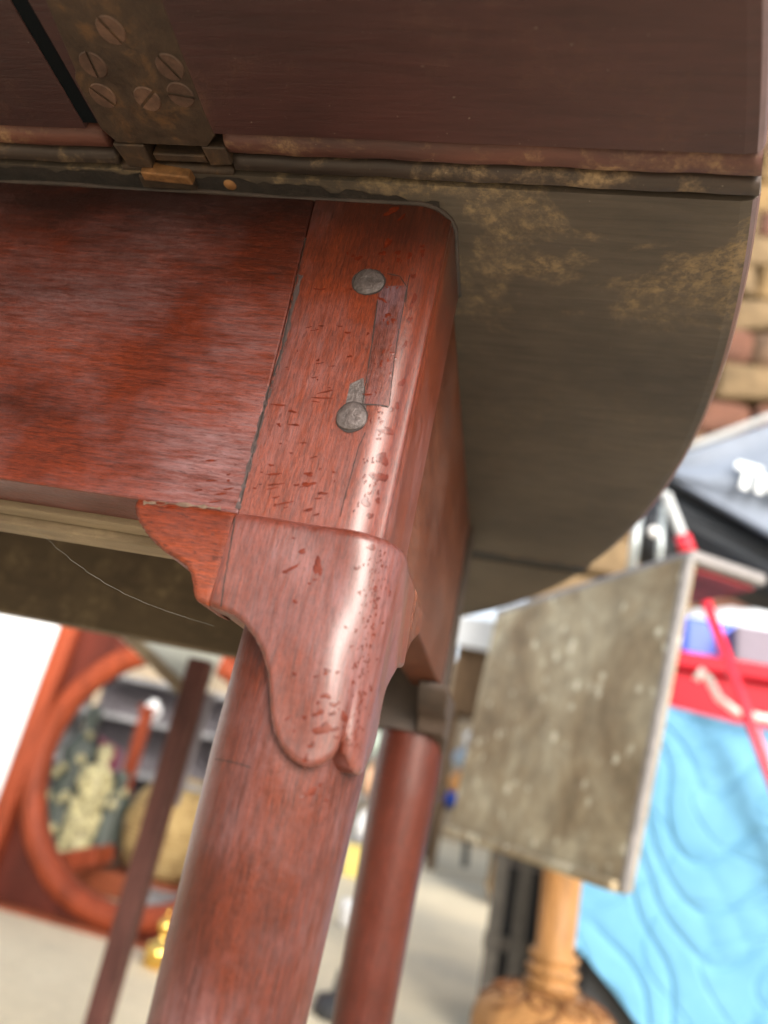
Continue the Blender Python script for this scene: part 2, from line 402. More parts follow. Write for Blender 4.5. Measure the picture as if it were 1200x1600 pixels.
# knee: a carved pad wrapped round the corner
KX, KF, KR = -.185, 1.030, .080
KA = KR*math.pi/4
def x2s(x):
    xa = KX-KR
    return x-xa-KA if x < xa else KR*(math.asin(min(1, (x-xa)/KR))-math.pi/4)
def smap(s, d=0.):
    """s along the face, d outward"""
    if s < -KA: p, n = (KX-KR+(s+KA), KF), (0, -1)
    elif s <= KA:
        th = math.pi/4+s/KR; p, n = (KX-KR+KR*math.sin(th), KF+KR-KR*math.cos(th)), (math.sin(th), -math.cos(th))
    else: p, n = (KX, KF+KR+(s-KA)), (1, 0)
    return p[0]+n[0]*d, p[1]+n[1]*d
OUT = [(-.624, .347), (-.621, .332), (-.612, .318), (-.600, .305), (-.585, .292), (-.57, .282), (-.545, .268), (-.522, .260), (-.505, .252), (-.494, .241), (-.486, .226), (-.479, .210), (-.472, .202), (-.46, .199), (-.45, .197),
       (-.435, .195), (-.41, .190), (-.389, .179), (-.37, .164), (-.353, .145), (-.340, .124), (-.331, .103), (-.325, .085), (-.319, .066), (-.312, .050), (-.303, .035), (-.291, .021), (-.276, .010), (-.262, .005), (-.251, .003), (-.240, .005), (-.229, .010), (-.219, .020), (-.212, .032), (-.2084, .047)]
OS = [(x2s(x), z) for x, z in OUT]; OS[-1] = (0., .047)
side_OS = []
for s, z in OS[:-1][::-1]:
    ss = -s
    side_OS.append((ss*1.0 if ss < .26 else .26+(ss-.26)*1.25, z if z > .02 else z+.004))
FULL = OS+side_OS
def zlow(s):
    for (a, za), (b, zb) in zip(FULL, FULL[1:]):
        if a <= s <= b: return za+(zb-za)*(s-a)/max(1e-9, b-a)
    return FULL[0][1] if s < FULL[0][0] else FULL[-1][1]
def dense(sa, sb):
    ss = {round(sa, 5), round(sb, 5)}
    for (a, za), (b, zb) in zip(FULL, FULL[1:]):
        L = math.hypot(b-a, zb-za); k = max(1, int(L/.004))
        for i in range(k+1):
            q = a+(b-a)*i/k
            if sa < q < sb: ss.add(round(q, 5))
    s = sorted(ss); out = [s[0]]
    for q in s[1:]:
        while q-out[-1] > .006: out.append(out[-1]+.005)
        if q-out[-1] > .0004: out.append(q)
    return out
ZT = .352
outline_pts = []
for (a, za), (b, zb) in zip(FULL, FULL[1:]):
    k = max(1, int(math.hypot(b-a, zb-za)/.003))
    for i in range(k): outline_pts.append((a+(b-a)*i/k, za+(zb-za)*i/k))
OP = np.array(outline_pts)
def pad_bm(sa, sb, back=-.05, top_r=.018, er=.009, seam_l=False, seam_r=False, seed=0):
    bm = bmesh.new(); S = dense(sa, sb); nt_ = 44; cols_ = []
    def dep(s, z):
        d = float(np.sqrt(((OP-np.array([s, z]))**2).sum(1).min()))
        o_ = 0. if d >= er else -(er-math.sqrt(max(0, er*er-(er-d)**2)))
        dt = ZT-z
        if dt < top_r: o_ += -(top_r-math.sqrt(max(0, top_r**2-(top_r-dt)**2)))*.75
        if seam_l and s-sa < .002: o_ -= .0008*(1-(s-sa)/.002)
        if seam_r and sb-s < .002: o_ -= .0008*(1-(sb-s)/.002)
        o_ += .0022*math.sin(s*19+seed)*math.sin(z*23+1)+.0012*math.sin(s*47+z*31+seed)   # hand work
        # crease running up from the cusp between the two lobes
        o_ -= .006*math.exp(-(s/.006)**2)*max(0., 1-(z-.047)/.10)
        return o_
    for s in S:
        zl = zlow(s); c = []
        for j in range(nt_+1):
            t = j/nt_; t = .5-.5*math.cos(math.pi*t) if True else t
            z = zl+(ZT-zl)*t; d = dep(s, z); x, y = smap(s, d); c.append(bm.verts.new(W(x, y, z)))
        x, y = smap(s, back)
        cols_.append((bm.verts.new(W(x, y, zl)), c, bm.verts.new(W(x, y, ZT))))
    for (a0, a, a1), (b0, b, b1) in zip(cols_, cols_[1:]):
        for j in range(nt_): bm.faces.new((a[j], a[j+1], b[j+1], b[j]))
        bm.faces.new((a0, a[0], b[0], b0)); bm.faces.new((a[-1], a1, b1, b[-1])); bm.faces.new((a1, a0, b0, b1))
    for a0, a, a1 in (cols_[0], cols_[-1]): bm.faces.new([a0]+a+[a1])
    return bm
seamF = x2s(-.45); seamS = .27
LEGC = (-.312, 1.168)
def leg_prof(z):   # radius by height in table units
    if z > .3: return .118
    return .119-.012*min(1, max(0, (-z)/.35))-.03*min(1, max(0, (-z-.35)/1.5))
def leg_bm(cx, cy, n=64):
    prof = []
    z = -2.16
    while z < .36:
        prof.append((leg_prof(z), z)); z += .02
    bm = bmesh.new()
    pts = [(.09, -2.178), (.15, -2.175), (.17, -2.15), (.165, -2.12), (.12, -2.09), (.085, -2.04)]+[p for p in prof if p[1] > -2.0]
    add_lathe(bm, W(cx, cy, 0), [(r*H, z*H) for r, z in pts], n)
    return bm
def build_corner(mx, my, mats, near=False):
    mp, mk, ml, mb = mats
    lg = obj('leg', mirror_bm(leg_bm(*LEGC), mx, my), ml, T)
    p = obj('corner_post', mirror_bm(post_bm(.20, .999, -.450, XS, FY-.001, 1.30), mx, my), mp, lg); flat_by_angle(p)
    k = obj('carved_knee', mirror_bm(pad_bm(seamF, seamS, seam_l=True, seam_r=True), mx, my), mk, lg); flat_by_angle(k, 50)
    w1 = obj('knee_bracket', mirror_bm(pad_bm(FULL[0][0]+.0005, seamF-.0015, back=-.10, seam_r=True, seed=2), mx, my), mb, T); flat_by_angle(w1, 50)
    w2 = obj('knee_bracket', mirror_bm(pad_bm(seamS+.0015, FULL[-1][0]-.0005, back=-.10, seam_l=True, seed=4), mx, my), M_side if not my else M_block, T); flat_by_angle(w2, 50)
    return lg, p, k, w1, w2
near = build_corner(False, False, (M_post, M_pad, M_leg, M_brk))
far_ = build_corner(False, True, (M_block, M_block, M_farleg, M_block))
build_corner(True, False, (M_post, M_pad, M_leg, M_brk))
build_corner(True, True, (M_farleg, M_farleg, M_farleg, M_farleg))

# surface marks found by casting rays on the built surfaces
def bvh(o):
    me = o.data; return BVHTree.FromPolygons([v.co.copy() for v in me.vertices], [list(p.vertices) for p in me.polygons])
trees = [(bvh(o), o) for o in (near[1], near[2], near[3], near[0], front)]
cam_o = Vector((0, 0, CAMZ))
def hit(u, v):
    d = Vector(ray(u, v)).normalized(); best = None
    for t, o in trees:
        h = t.ray_cast(cam_o, d)
        if h[0] is not None and (best is None or h[3] < best[3]): best = (h[0], h[1], o, h[3])
    if best is None: return None
    n = best[1] if best[1].dot(d) < 0 else -best[1]
    return best[0], n, best[2]
drips = {}
def add_drip(u, v, L, Wd, ang, lift=.00016):
    """a dried or wet mark lying on the polish; L, Wd in photo pixels, ang in degrees on the picture"""
    h0 = hit(u, v)
    if not h0: return
    bm = drips.setdefault(h0[2].name, (bmesh.new(), h0[2]))[0]
    ca, sa = math.cos(math.radians(ang)), math.sin(math.radians(ang)); vs = []
    k = 14; ph = random.random()*6
    for i in range(k):
        a = 2*math.pi*i/k; rr = 1+.28*math.sin(2*a+ph)+.22*math.sin(3*a+ph*2)+random.uniform(-.16, .16)
        a_, b_ = L/2*rr*math.cos(a), Wd/2*rr*math.sin(a)
        q = hit(u+a_*ca-b_*sa, v+a_*sa+b_*ca)
        if not q or q[2] is not h0[2] or (q[0]-h0[0]).length > .02: return
        vs.append(bm.verts.new(q[0]+q[1]*lift))
    c = bm.verts.new(h0[0]+h0[1]*lift*1.6)
    for i in range(k): bm.faces.new((vs[i], vs[(i+1) % k], c))
D = [(500, 452, 16, 3, 2), (543, 520, 8, 4, 0), (575, 522, 5, 4, 0), (607, 492, 9, 5, 20), (614, 501, 7, 6, 30), (613, 552, 7, 5, 10), (547, 557, 7, 4, 5), (574, 617, 12, 4, 3),
     (497, 563, 5, 5, 0), (510, 612, 30, 2, -14), (436, 633, 28, 2, 3), (505, 622, 40, 1.6, 2), (457, 643, 12, 4, 5), (460, 664, 18, 2.5, 0), (436, 664, 7, 4, 20), (475, 692, 12, 2, 5), (455, 708, 4, 3, 0),
     (424, 727, 7, 4, 0), (428, 741, 28, 2.2, -4), (482, 741, 17, 5, 3), (482, 757, 18, 8, -12), (464, 758, 8, 4, 0), (504, 771, 14, 5, -3), (430, 757, 25, 2.4, -8), (426, 763, 16, 2, -12), (446, 786, 26, 2.5, -14), (430, 789, 6, 4, 0), (482, 797, 18, 4, -18), (497, 779, 10, 3, 0), (432, 777, 10, 2.5, -14), (495, 804, 12, 2, -20),
     (522, 738, 5, 3, 0), (523, 752, 3, 3, 0), (500, 733, 4, 3, 0), (605, 674, 22, 11, 25), (592, 715, 10, 12, 40), (599, 718, 14, 20, 10), (589, 744, 22, 14, 10), (600, 747, 12, 12, 30), (585, 757, 6, 5, 0), (572, 784, 14, 16, 50), (578, 806, 8, 12, 10), (590, 782, 8, 8, 0), (620, 634, 7, 9, 20), (628, 598, 9, 14, 20),
     (632, 540, 6, 14, 20), (640, 500, 6, 12, 20), (646, 470, 8, 22, 20), (640, 400, 7, 9, 10), (646, 432, 7, 9, 10), (660, 395, 8, 10, 30), (622, 395, 12, 5, -15), (628, 340, 14, 5, -40), (612, 330, 24, 9, -20), (606, 380, 8, 20, 30), (598, 396, 10, 7, 0), (560, 404, 10, 7, -30), (543, 396, 4, 4, 0), (552, 400, 6, 4, 0),
     (612, 640, 5, 10, 20), (596, 660, 4, 8, 20), (610, 585, 5, 6, 0), (618, 560, 4, 5, 0), (594, 467, 6, 5, 0), (600, 470, 9, 4, 30), (660, 385, 7, 5, 10),
     # on the knee
     (496, 884, 13, 24, -8), (500, 893, 10, 8, 0), (472, 862, 15, 6, -22), (456, 888, 34, 3.5, -26), (445, 894, 8, 5, -20), (461, 940, 7, 6, 0), (492, 906, 6, 3, 0), (484, 912, 5, 4, 0), (459, 841, 6, 3, 0), (580, 855, 16, 8, -10), (511, 1049, 13, 9, 0), (494, 1057, 8, 3, -20), (527, 1050, 9, 5, 0), (460, 1053, 6, 6, 0), (509, 1087, 17, 7, -18), (523, 1100, 14, 10, -20), (498, 1114, 18, 8, -14), (520, 1114, 10, 9, 0),
     (537, 1120, 9, 18, 8), (504, 1139, 22, 20, 10), (520, 1138, 16, 12, 0), (496, 1141, 12, 12, 0), (525, 1152, 7, 6, 0), (476, 1121, 9, 5, 0), (487, 1164, 12, 9, -35), (497, 1098, 7, 4, 0), (460, 1142, 4, 4, 0), (515, 1090, 6, 5, 0), (478, 1185, 6, 16, 35), (558, 888, 10, 6, -20), (562, 925, 5, 6, 0), (585, 920, 4, 8, 10), (556, 985, 5, 6, 0), (540, 980, 5, 5, 0), (555, 1040, 5, 7, 0), (548, 1010, 5, 4, 0), (575, 970, 3, 6, 0), (450, 1122, 3, 12, 45),
     # on the leg
     (488, 1236, 18, 10, -30), (472, 1246, 16, 5, -25), (510, 1250, 7, 3, 0), (478, 1240, 12, 7, -25), (500, 1226, 8, 5, -30),
     # on the apron and bracket
     (424, 434, 14, 5, 0), (330, 720, 18, 2.5, -4), (345, 772, 22, 2, -6), (357, 764, 20, 2, -8), (336, 784, 18, 2, -10), (310, 766, 16, 2, -12), (357, 742, 5, 3, 0), (357, 751, 6, 3, 0), (331, 751, 18, 2, -6), (268, 793, 16, 4, -2), (285, 790, 10, 3, 0), (400, 806, 26, 5, -3)]
for d in D: add_drip(*d)
rr = random.Random(3)
for _ in range(60):    # fine spatter down the corner
    t = rr.random(); add_drip(625-55*t+rr.gauss(0, 9), 400+400*t, rr.uniform(2, 5), rr.uniform(2, 7), rr.uniform(0, 30))
for _ in range(150):
    t = rr.random(); add_drip(592-45*t+rr.gauss(0, 10), 860+320*t, rr.uniform(1.2, 3.2), rr.uniform(2, 6), rr.uniform(0, 30))
for _ in range(26):
    v = rr.uniform(430, 800); add_drip(560-(v-300)*.24+rr.uniform(-65, 40), v, rr.uniform(2, 13), rr.uniform(1., 2.2), rr.uniform(-14, 6))
for nm, (b, par) in drips.items():
    o = obj('stain_marks', b, M_drip, par); o['kind'] = 'stuff'
def strip(pts, wd, m, name, par, lift=.0002, jag=.3):
    """narrow ribbon on the surface (open joint, crack or filler line)"""
    P = []
    for (a, b) in zip(pts, pts[1:]):
        k = max(1, int(math.hypot(b[0]-a[0], b[1]-a[1])/6))
        P += [(a[0]+(b[0]-a[0])*i/k, a[1]+(b[1]-a[1])*i/k) for i in range(k)]
    P.append(pts[-1]); bm = bmesh.new(); prev = None
    for i, (u, v) in enumerate(P):
        q = P[min(i+1, len(P)-1)]; p = P[max(0, i-1)]; L = math.hypot(q[0]-p[0], q[1]-p[1]) or 1
        nx, ny = -(q[1]-p[1])/L, (q[0]-p[0])/L; ww = wd*(1+random.uniform(-jag, jag))/2
        u += random.uniform(-.4, .4)
        h1, h2 = hit(u+nx*ww, v+ny*ww), hit(u-nx*ww, v-ny*ww)
        if not h1 or not h2: prev = None; continue
        cur = (bm.verts.new(h1[0]+h1[1]*lift), bm.verts.new(h2[0]+h2[1]*lift))
        if prev and (cur[0].co-prev[0].co).length < .02: bm.faces.new((prev[0], prev[1], cur[1], cur[0]))
        prev = cur
    if bm.faces: obj(name, bm, m, par)
    else: bm.free()
M_crack = plain('open crack', (.02, .012, .01), .8, .3)
strip([(478, 372), (462, 440), (441, 545), (420, 610), (396, 705), (374, 795)], 2.4, M_crack, 'joint_crack', T)
strip([(470, 430), (437, 560), (415, 630), (390, 725), (372, 795)], 6, M_seam, 'joint_filler', T, lift=.0001, jag=.6)
strip([(590, 470), (581, 540), (570, 610), (567, 632)], 1.6, M_crack, 'patch_joint', near[0])
strip([(568, 632), (590, 633), (607, 636)], 2., M_crack, 'patch_joint', near[0])
strip([(608, 634), (616, 560), (628, 490), (640, 430)], 1.2, M_crack, 'patch_joint', near[0])
strip([(605, 428), (625, 432), (636, 450), (634, 480)], 1.2, M_crack, 'patch_joint', near[0])
strip([(571, 676), (560, 700), (548, 745), (531, 808)], 1.6, M_crack, 'long_crack', near[0])
strip([(368, 806), (361, 850), (352, 900), (345, 948)], 2.0, M_crack, 'bracket_joint', near[2])
strip([(224, 786), (262, 787), (300, 790), (345, 795)], 5, M_scar, 'chipped_edge', near[3], jag=.8)
strip([(337, 1186), (365, 1191), (392, 1199)], 1.4, M_crack, 'hairline_crack', near[0])
# set-in patch, a thin piece let into the post
def surf_patch(poly, lift, m, name, par, n=10):
    bm = bmesh.new(); a, b, c, d = poly; g = []
    for i in range(n+1):
        r = []
        for j in range(n+1):
            s, t = i/n, j/n
            u = (a[0]*(1-s)+b[0]*s)*(1-t)+(d[0]*(1-s)+c[0]*s)*t; v = (a[1]*(1-s)+b[1]*s)*(1-t)+(d[1]*(1-s)+c[1]*s)*t
            h = hit(u, v)
            r.append(bm.verts.new(h[0]+h[1]*lift) if h else None)
        g.append(r)
    for i in range(n):
        for j in range(n):
            q = (g[i][j], g[i+1][j], g[i+1][j+1], g[i][j+1])
            if all(q): bm.faces.new(q)
    return obj(name, bm, m, par)
surf_patch([(593, 448), (636, 446), (607, 634), (569, 631)], .00012, M_plug, 'inset_patch', near[0])
# pegs
def peg(u, v, r, name='peg', rise=.0006):
    h = hit(u, v); n = h[1]; s = n.cross(Vector((0, 0, 1))).normalized(); t = s.cross(n); bm = bmesh.new(); rings = []
    for k, (q, dz) in enumerate(((1, -.001), (1, rise*.6), (.93, rise), (.5, rise*1.15))):
        rings.append([bm.verts.new(h[0]+(s*math.cos(a)+t*math.sin(a))*r*q*(1+.05*math.sin(3*a+u))+n*dz) for a in [2*math.pi*i/28 for i in range(28)]])
    for a, b in zip(rings, rings[1:]):
        for i in range(28): bm.faces.new((a[i], a[(i+1) % 28], b[(i+1) % 28], b[i]))
    bm.faces.new(rings[-1])
    o = obj(name, bm, M_peg, near[0])
    bm = bmesh.new(); c = bm.verts.new(h[0]+n*.00028); rg = []
    for i in range(28):
        a = 2*math.pi*i/28; rg.append(bm.verts.new(h[0]+(s*math.cos(a)+t*math.sin(a))*r*(1.09+.05*math.sin(2*a+v)+.02*math.sin(7*a))+n*.00026))
    for i in range(28): bm.faces.new((c, rg[i], rg[(i+1) % 28]))
    obj('peg_gap', bm, M_crack, o)
    return o
peg(576, 441, .0060, rise=.0006); peg(550, 652, .0056, rise=.0008)
surf_patch([(538, 640), (547, 600), (568, 590), (572, 640)], .0001, M_peg, 'peg_smear', near[0], 6)

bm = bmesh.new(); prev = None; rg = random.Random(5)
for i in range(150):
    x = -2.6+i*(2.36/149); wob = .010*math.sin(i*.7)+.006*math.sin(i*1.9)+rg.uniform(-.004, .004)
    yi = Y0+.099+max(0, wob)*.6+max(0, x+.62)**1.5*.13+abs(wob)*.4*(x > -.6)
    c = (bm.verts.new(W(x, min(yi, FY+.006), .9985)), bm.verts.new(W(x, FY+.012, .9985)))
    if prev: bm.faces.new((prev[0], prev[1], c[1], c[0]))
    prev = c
obj('grime_shade_layer', bm, plain('black dirt and shade', (.018, .012, .009), .75, .7, 90, bump=.6), T)  # black sheet: packed dirt, with the shade beside the apron painted in
# dark gummy fillet where the apron meets the top
strip_b = bmesh.new()
add_tube(strip_b, [W(-2.6+i*.09, FY+.001+.003*math.sin(i*1.7), .999) for i in range(25)]+[W(XS-.066+.066*math.sin(a)+.001, FY+.066-.066*math.cos(a)-.001, .999) for a in (0, .25, .5, .8, 1.1, 1.4, 1.57)]+[W(XS, FY+.15, .999), W(XS, 1.3, .999)], .0013, 8)
obj('gummy_fillet', strip_b, plain('old glue and dirt', (.035, .02, .014), .6, .5, 120), T)

# ------------------------------------------------------------------ strap hinge
hz = .9935
bm = bmesh.new()
pl = [(-.806, .30), (-.618, .30), (-.633, .86), (-.631, .905), (-.655, .93), (-.835, .93), (-.852, .90), (-.848, .80), (-.838, .785), (-.822, .67)]
add_hexa(bm, [W(x, y, hz) for x, y in pl], [W(x, y, 1.001) for x, y in pl])
hinge = bevel(obj('strap_hinge', bm, M_hinge, T, smooth=False), .0004)
def screw(x, y, ang, r=.0052, dz=.0):
    c = W(x, y, hz+.001+dz); bm = bmesh.new(); n = 28; w_ = .0006
    # domed disc with a slot: two half-discs either side of a recessed slot
    ca, sa = math.cos(ang), math.sin(ang)
    for side in (1, -1):
        arc = []
        a0 = math.asin(w_/r)
        for i in range(15):
            a = a0+(math.pi-2*a0)*i/14; arc.append((r*math.cos(a), side*r*math.sin(a)))
        for lay in range(1):
            tp = [bm.verts.new(c+Vector((p[0]*.93*ca-p[1]*.93*sa, p[0]*.93*sa+p[1]*.93*ca, -.0007))) for p in arc]
            md = [bm.verts.new(c+Vector((p[0]*ca-p[1]*sa, p[0]*sa+p[1]*ca, -.0003))) for p in arc]
            bt = [bm.verts.new(c+Vector((p[0]*ca-p[1]*sa, p[0]*sa+p[1]*ca, .001))) for p in arc]
            bm.faces.new(tp)
            for A, B in ((tp, md), (md, bt)):
                for i in range(15): bm.faces.new((A[i], A[(i+1) % 15], B[(i+1) % 15], B[i]))
    o = obj('screw', bm, M_screw, hinge, smooth=False)
    bm = bmesh.new(); add_lathe(bm, c, [(r*1.12, -.00012), (r*1.1, .0005)], 24); obj('screw_hole', bm, M_black, o, smooth=False)
for x, y, a in ((-.735, .715, 2.1), (-.798, .774, 1.57), (-.661, .775, 2.15), (-.811, .831, 2.35), (-.729, .835, .75), (-.663, .825, 3.05)): screw(x, y, -a+math.pi*.02)
def lug(name, pts, z0, z1, m):
    bm = bmesh.new(); add_hexa(bm, [W(x, y, z0) for x, y in pts], [W(x, y, z1) for x, y in pts]); return bevel(obj(name, bm, m, hinge, smooth=False), .0006)
lug('hinge_lug', [(-.846, .932), (-.782, .932), (-.788, .985), (-.838, .985)], .992, 1.03, M_hinge)
lug('hinge_lug', [(-.668, .930), (-.622, .930), (-.620, .968), (-.664, .972)], .992, 1.03, M_hinge)
lug('hinge_knuckle', [(-.812, .985), (-.715, .992), (-.712, 1.012), (-.812, 1.006)], .982, 1.02, M_brass)
lug('hinge_tongue', [(-.828, 1.004), (-.715, 1.012), (-.715, 1.034), (-.83, 1.034)], .991, 1.03, M_hinge)
lug('hinge_tongue', [(-.778, .955), (-.672, .955), (-.670, .972), (-.776, .972)], .998, 1.03, M_hinge)
bm = bmesh.new(); add_tube(bm, [W(-.86, .998, 1.012), W(-.63, .998, 1.012)], .0026, 14); obj('hinge_pin', bm, M_hinge, hinge)
bm = bmesh.new(); add_lathe(bm, W(-.645, 1.022, 1.0), [(.0026, -.0006), (.003, 0), (.003, .004)], 14); obj('hinge_rivet', bm, M_brass, hinge)
bm = bmesh.new(); add_box(bm, W(-.742, .97, 1.045), (.235*H, .13*H, .03*H)); obj('hinge_recess', bm, M_black, top, smooth=False)

# thin cobweb strand under the apron
bm = bmesh.new(); pts = []
for i in range(30):
    t = i/29; a, b = Vector(W(-.95, 1.25, .335)), Vector(W(-.46, 1.10, .18)); p = a.lerp(b, t); p.z -= .006*math.sin(math.pi*t); p.x += .0006*math.sin(i*2.1); pts.append(p)
add_tube(bm, pts, .00006, 5); obj('cobweb_strand', bm, plain('cobweb', (.22, .21, .19), .6), T)

#BACKGROUND#
# ================================================================== THINGS AROUND THE TABLE
def poly_slab(bm, px, y, th, dy=None):
    """upright piece standing at distance y (or one y per corner), th thick"""
    ys = y if isinstance(y, (list, tuple)) else [y]*len(px)
    a = [onY(u, v, q) for (u, v), q in zip(px, ys)]
    add_hexa(bm, a, [p+Vector((0, th, 0)) for p in a])
def px_at(y, u, v): return onY(u, v, y)

# --- rough wall at right, and a low plain one far away
WY = 4.6
wall = thing('stone_wall', 'rough wall of brown, tan and reddish blocks rising at the right edge', 'wall', (2.4, WY, 0))
M_stones = [plain('stone tan', (.15, .10, .05), .9, .6, 4), plain('stone brown', (.12, .07, .04), .9, .5, 6), plain('stone red', (.12, .05, .03), .9, .5, 6), plain('stone ochre', (.20, .125, .05), .9, .6, 4)]
M_mortar = plain('dark mortar', (.07, .045, .028), .95, .4, 8)
bm = bmesh.new(); add_box(bm, (2.62, WY+.35, 4.2), (5.1, .5, 8.4)); obj('wall_core', bm, M_mortar, wall, smooth=False)
bmeshes = []
for m in M_stones:
    bm = bmesh.new(); add_box(bm, (0, 0, 0), (.50, .25, .27)); bmesh.ops.bevel(bm, geom=bm.edges[:], offset=.035, segments=1, affect='EDGES')
    for v in bm.verts: v.co += Vector((random.uniform(-.03, .03), random.uniform(-.02, .02), random.uniform(-.03, .03)))
    me = bpy.data.meshes.new('stone_block'); bm.to_mesh(me); bm.free(); me.materials.append(m); bmeshes.append(me)
rs = random.Random(11)
for r in range(30):
    for c in range(7):
        o = bpy.data.objects.new('stone_block', rs.choice(bmeshes)); col.objects.link(o); o.parent = wall
        o.location = (.30+c*.515+(r % 2)*.24-2.4, rs.uniform(-.03, .03), .16+r*.272)
        o.rotation_euler = (0, rs.uniform(-.08, .08), rs.uniform(-.06, .06)); o.scale = (rs.uniform(.94, 1.03), 1, rs.uniform(.94, 1.03))
bm = bmesh.new(); add_box(bm, (-2, 11, 1.2), (22, .3, 2.4)); tag(obj('tan_wall', bm, plain('tan render', (.30, .24, .17), .9, .3, 3), smooth=False), 'plain tan wall far behind everything, seen right of the rear round leg', 'wall')

# --- left: white board, round opening frame
M_white = plain('white painted board', (.80, .82, .84), .5, .05, 3)
p = onY(64, 1050, 2.35); bm = bmesh.new(); add_box(bm, (p.x-1.1, 2.37, .75), (2.2, .03, 1.5))
tag(obj('white_board', bm, M_white, smooth=False), 'plain bright white board standing upright behind the orange-red round frame at far left', 'board')

def wood(name, c, rough=.4, coat=.3, k=1.):
    return mahogany(name, 2, tuple(v*.6 for v in c), c, tuple(min(1, v*1.35) for v in c), filmamt=.08, rough=rough, coat=coat*.4, seed=c[0]*10, patch=5, k=.8, red=False)
M_orange = wood('orange red frame', (.30, .060, .024)); M_dkred = wood('dark red wood', (.10, .02, .012)); M_redw = wood('red brown wood', (.30, .085, .04))
FYm = 2.0
cen = onY(238, 1214, FYm); RO, RI = .372, .308
fr = thing('round_frame', 'orange-red wooden frame with a large round opening, standing on the floor at left', 'mirror frame', (cen.x, FYm, 0))
def ring_bm(c, ri, ro, y0, th, n=96):
    bm = bmesh.new(); prof = [(ri, 0), (ri+.006, -th*.6), ((ri+ro)/2, -th), (ro-.006, -th*.6), (ro, 0), (ro, .02), (ri, .02)]; rows = []
    for i in range(n):
        a = 2*math.pi*i/n; rows.append([bm.verts.new((c.x+r*math.cos(a), y0+d, c.z+r*math.sin(a))) for r, d in prof])
    for i in range(n):
        A, B = rows[i], rows[(i+1) % n]
        for k in range(len(prof)): bm.faces.new((A[k], A[(k+1) % len(prof)], B[(k+1) % len(prof)], B[k]))
    return bm
obj('ring', ring_bm(cen, RI, RO, FYm, .03), M_orange, fr)
hw = RO-.022; zt = cen.z+RO+.05; zb = cen.z-RO
bm = bmesh.new(); n = 96; inner = []; outer = []
for i in range(n):
    a = 2*math.pi*i/n; c_, s_ = math.cos(a), math.sin(a); k = (hw+.03)/max(abs(c_), abs(s_))
    for lst, rr_ in ((inner, RO-.004), (outer, k)):
        lst.append((bm.verts.new((cen.x+rr_*c_, FYm+.006, cen.z+rr_*s_)), bm.verts.new((cen.x+rr_*c_, FYm+.02, cen.z+rr_*s_))))
for i in range(n):
    j = (i+1) % n
    for q in (0, 1): bm.faces.new((inner[i][q], inner[j][q], outer[j][q], outer[i][q]))
    bm.faces.new((inner[i][0], inner[i][1], inner[j][1], inner[j][0])); bm.faces.new((outer[i][0], outer[i][1], outer[j][1], outer[j][0]))
obj('spandrel_panel', bm, M_dkred, fr, smooth=False)
for sgn in (-1, 1):
    bm = bmesh.new(); add_box(bm, (cen.x+sgn*(hw+.028), FYm, (zt+.02)/2+.0), (.052, .05, zt+.02-.0)); bevel(obj('post', bm, M_orange, fr, smooth=False), .006)
bm = bmesh.new(); add_box(bm, (cen.x, FYm-.004, zb-.018), (2*hw, .06, .04)); bevel(obj('lower_rail', bm, M_redw, fr, smooth=False), .01)
bm = bmesh.new(); add_box(bm, (cen.x, FYm, zt), (2*hw, .05, .05)); bevel(obj('upper_rail', bm, M_redw, fr, smooth=False), .006)

def ground_z(y, u, v): return onY(u, v, y).z
M_dkgreen = plain('dark green bronze', (.045, .055, .045), .55, .6, 30); M_gold = plain('gilt', (.60, .40, .12), .35, .45, 60, metal=.4)
M_brocade = plain('gold brocade', (.36, .32, .17), .6, .8, 45); M_maroon = plain('maroon cloth', (.16, .03, .06), .8, .2, 30)
bm = bmesh.new(); add_box(bm, (onY(170, 1350, 2.42).x, 2.5, .04+.06), (.62, .5, .2))
zplat = onY(120, 1345, 2.45).z
bm.free(); bm = bmesh.new(); px0, px1 = onY(40, 1340, 2.45), onY(330, 1390, 2.45)
add_box(bm, ((px0.x+px1.x)/2, 2.62, zplat/2), (px1.x-px0.x+.1, .44, zplat)); bevel(obj('low_chest', bm, M_redw, smooth=False), .008)
tag(bpy.data.objects['low_chest'], 'low red-brown wooden chest carrying the statues and basket behind the round frame', 'chest')
def standing(u, vt, y, wpx, m, label, lumps):
    b = onY(u, 1345, y); t = onY(u, vt, y); s_ = 1/ (FPX/ (R.T@np.array([b.x, y, b.z-CAMZ]))[2]); r = wpx/2*s_; hgt = t.z-zplat
    g = thing('statue', label, 'statue', (b.x, y, zplat), 'statues seen through the round frame')
    bm = bmesh.new(); prof = [(r*1.1, 0), (r*1.15, hgt*.05), (r*.8, hgt*.1), (r*.95, hgt*.3), (r*.7, hgt*.5), (r*.9, hgt*.66), (r*.55, hgt*.78), (r*.25, hgt*.82), (r*.42, hgt*.9), (r*.36, hgt*.97), (r*.1, hgt)]
    add_lathe(bm, (b.x, y, zplat), prof, 24, fn=lambda a, z, rr: rr*.14*math.sin(a*5+z*30)); obj('body', bm, m, g)
    bm = bmesh.new(); rs_ = random.Random(u)
    for i in range(lumps):
        z = zplat+hgt*rs_.uniform(.08, .8); a = rs_.uniform(math.pi, 2*math.pi)
        bmesh.ops.create_icosphere(bm, subdivisions=1, radius=r*rs_.uniform(.18, .36), matrix=Matrix.Translation((b.x+r*.8*math.cos(a), y+r*.8*math.sin(a), z)))
    o = obj('gilded_ornament', bm, M_brocade, g); o['kind'] = 'stuff'
standing(72, 1085, 2.55, 62, M_dkgreen, 'dark green statue nearest the left edge of the round opening', 14)
standing(112, 1150, 2.47, 58, M_brocade, 'gold patterned statue between two dark ones in the round opening', 40)
standing(152, 1195, 2.5, 52, M_dkgreen, 'short dark green statue beside the straw basket', 4)
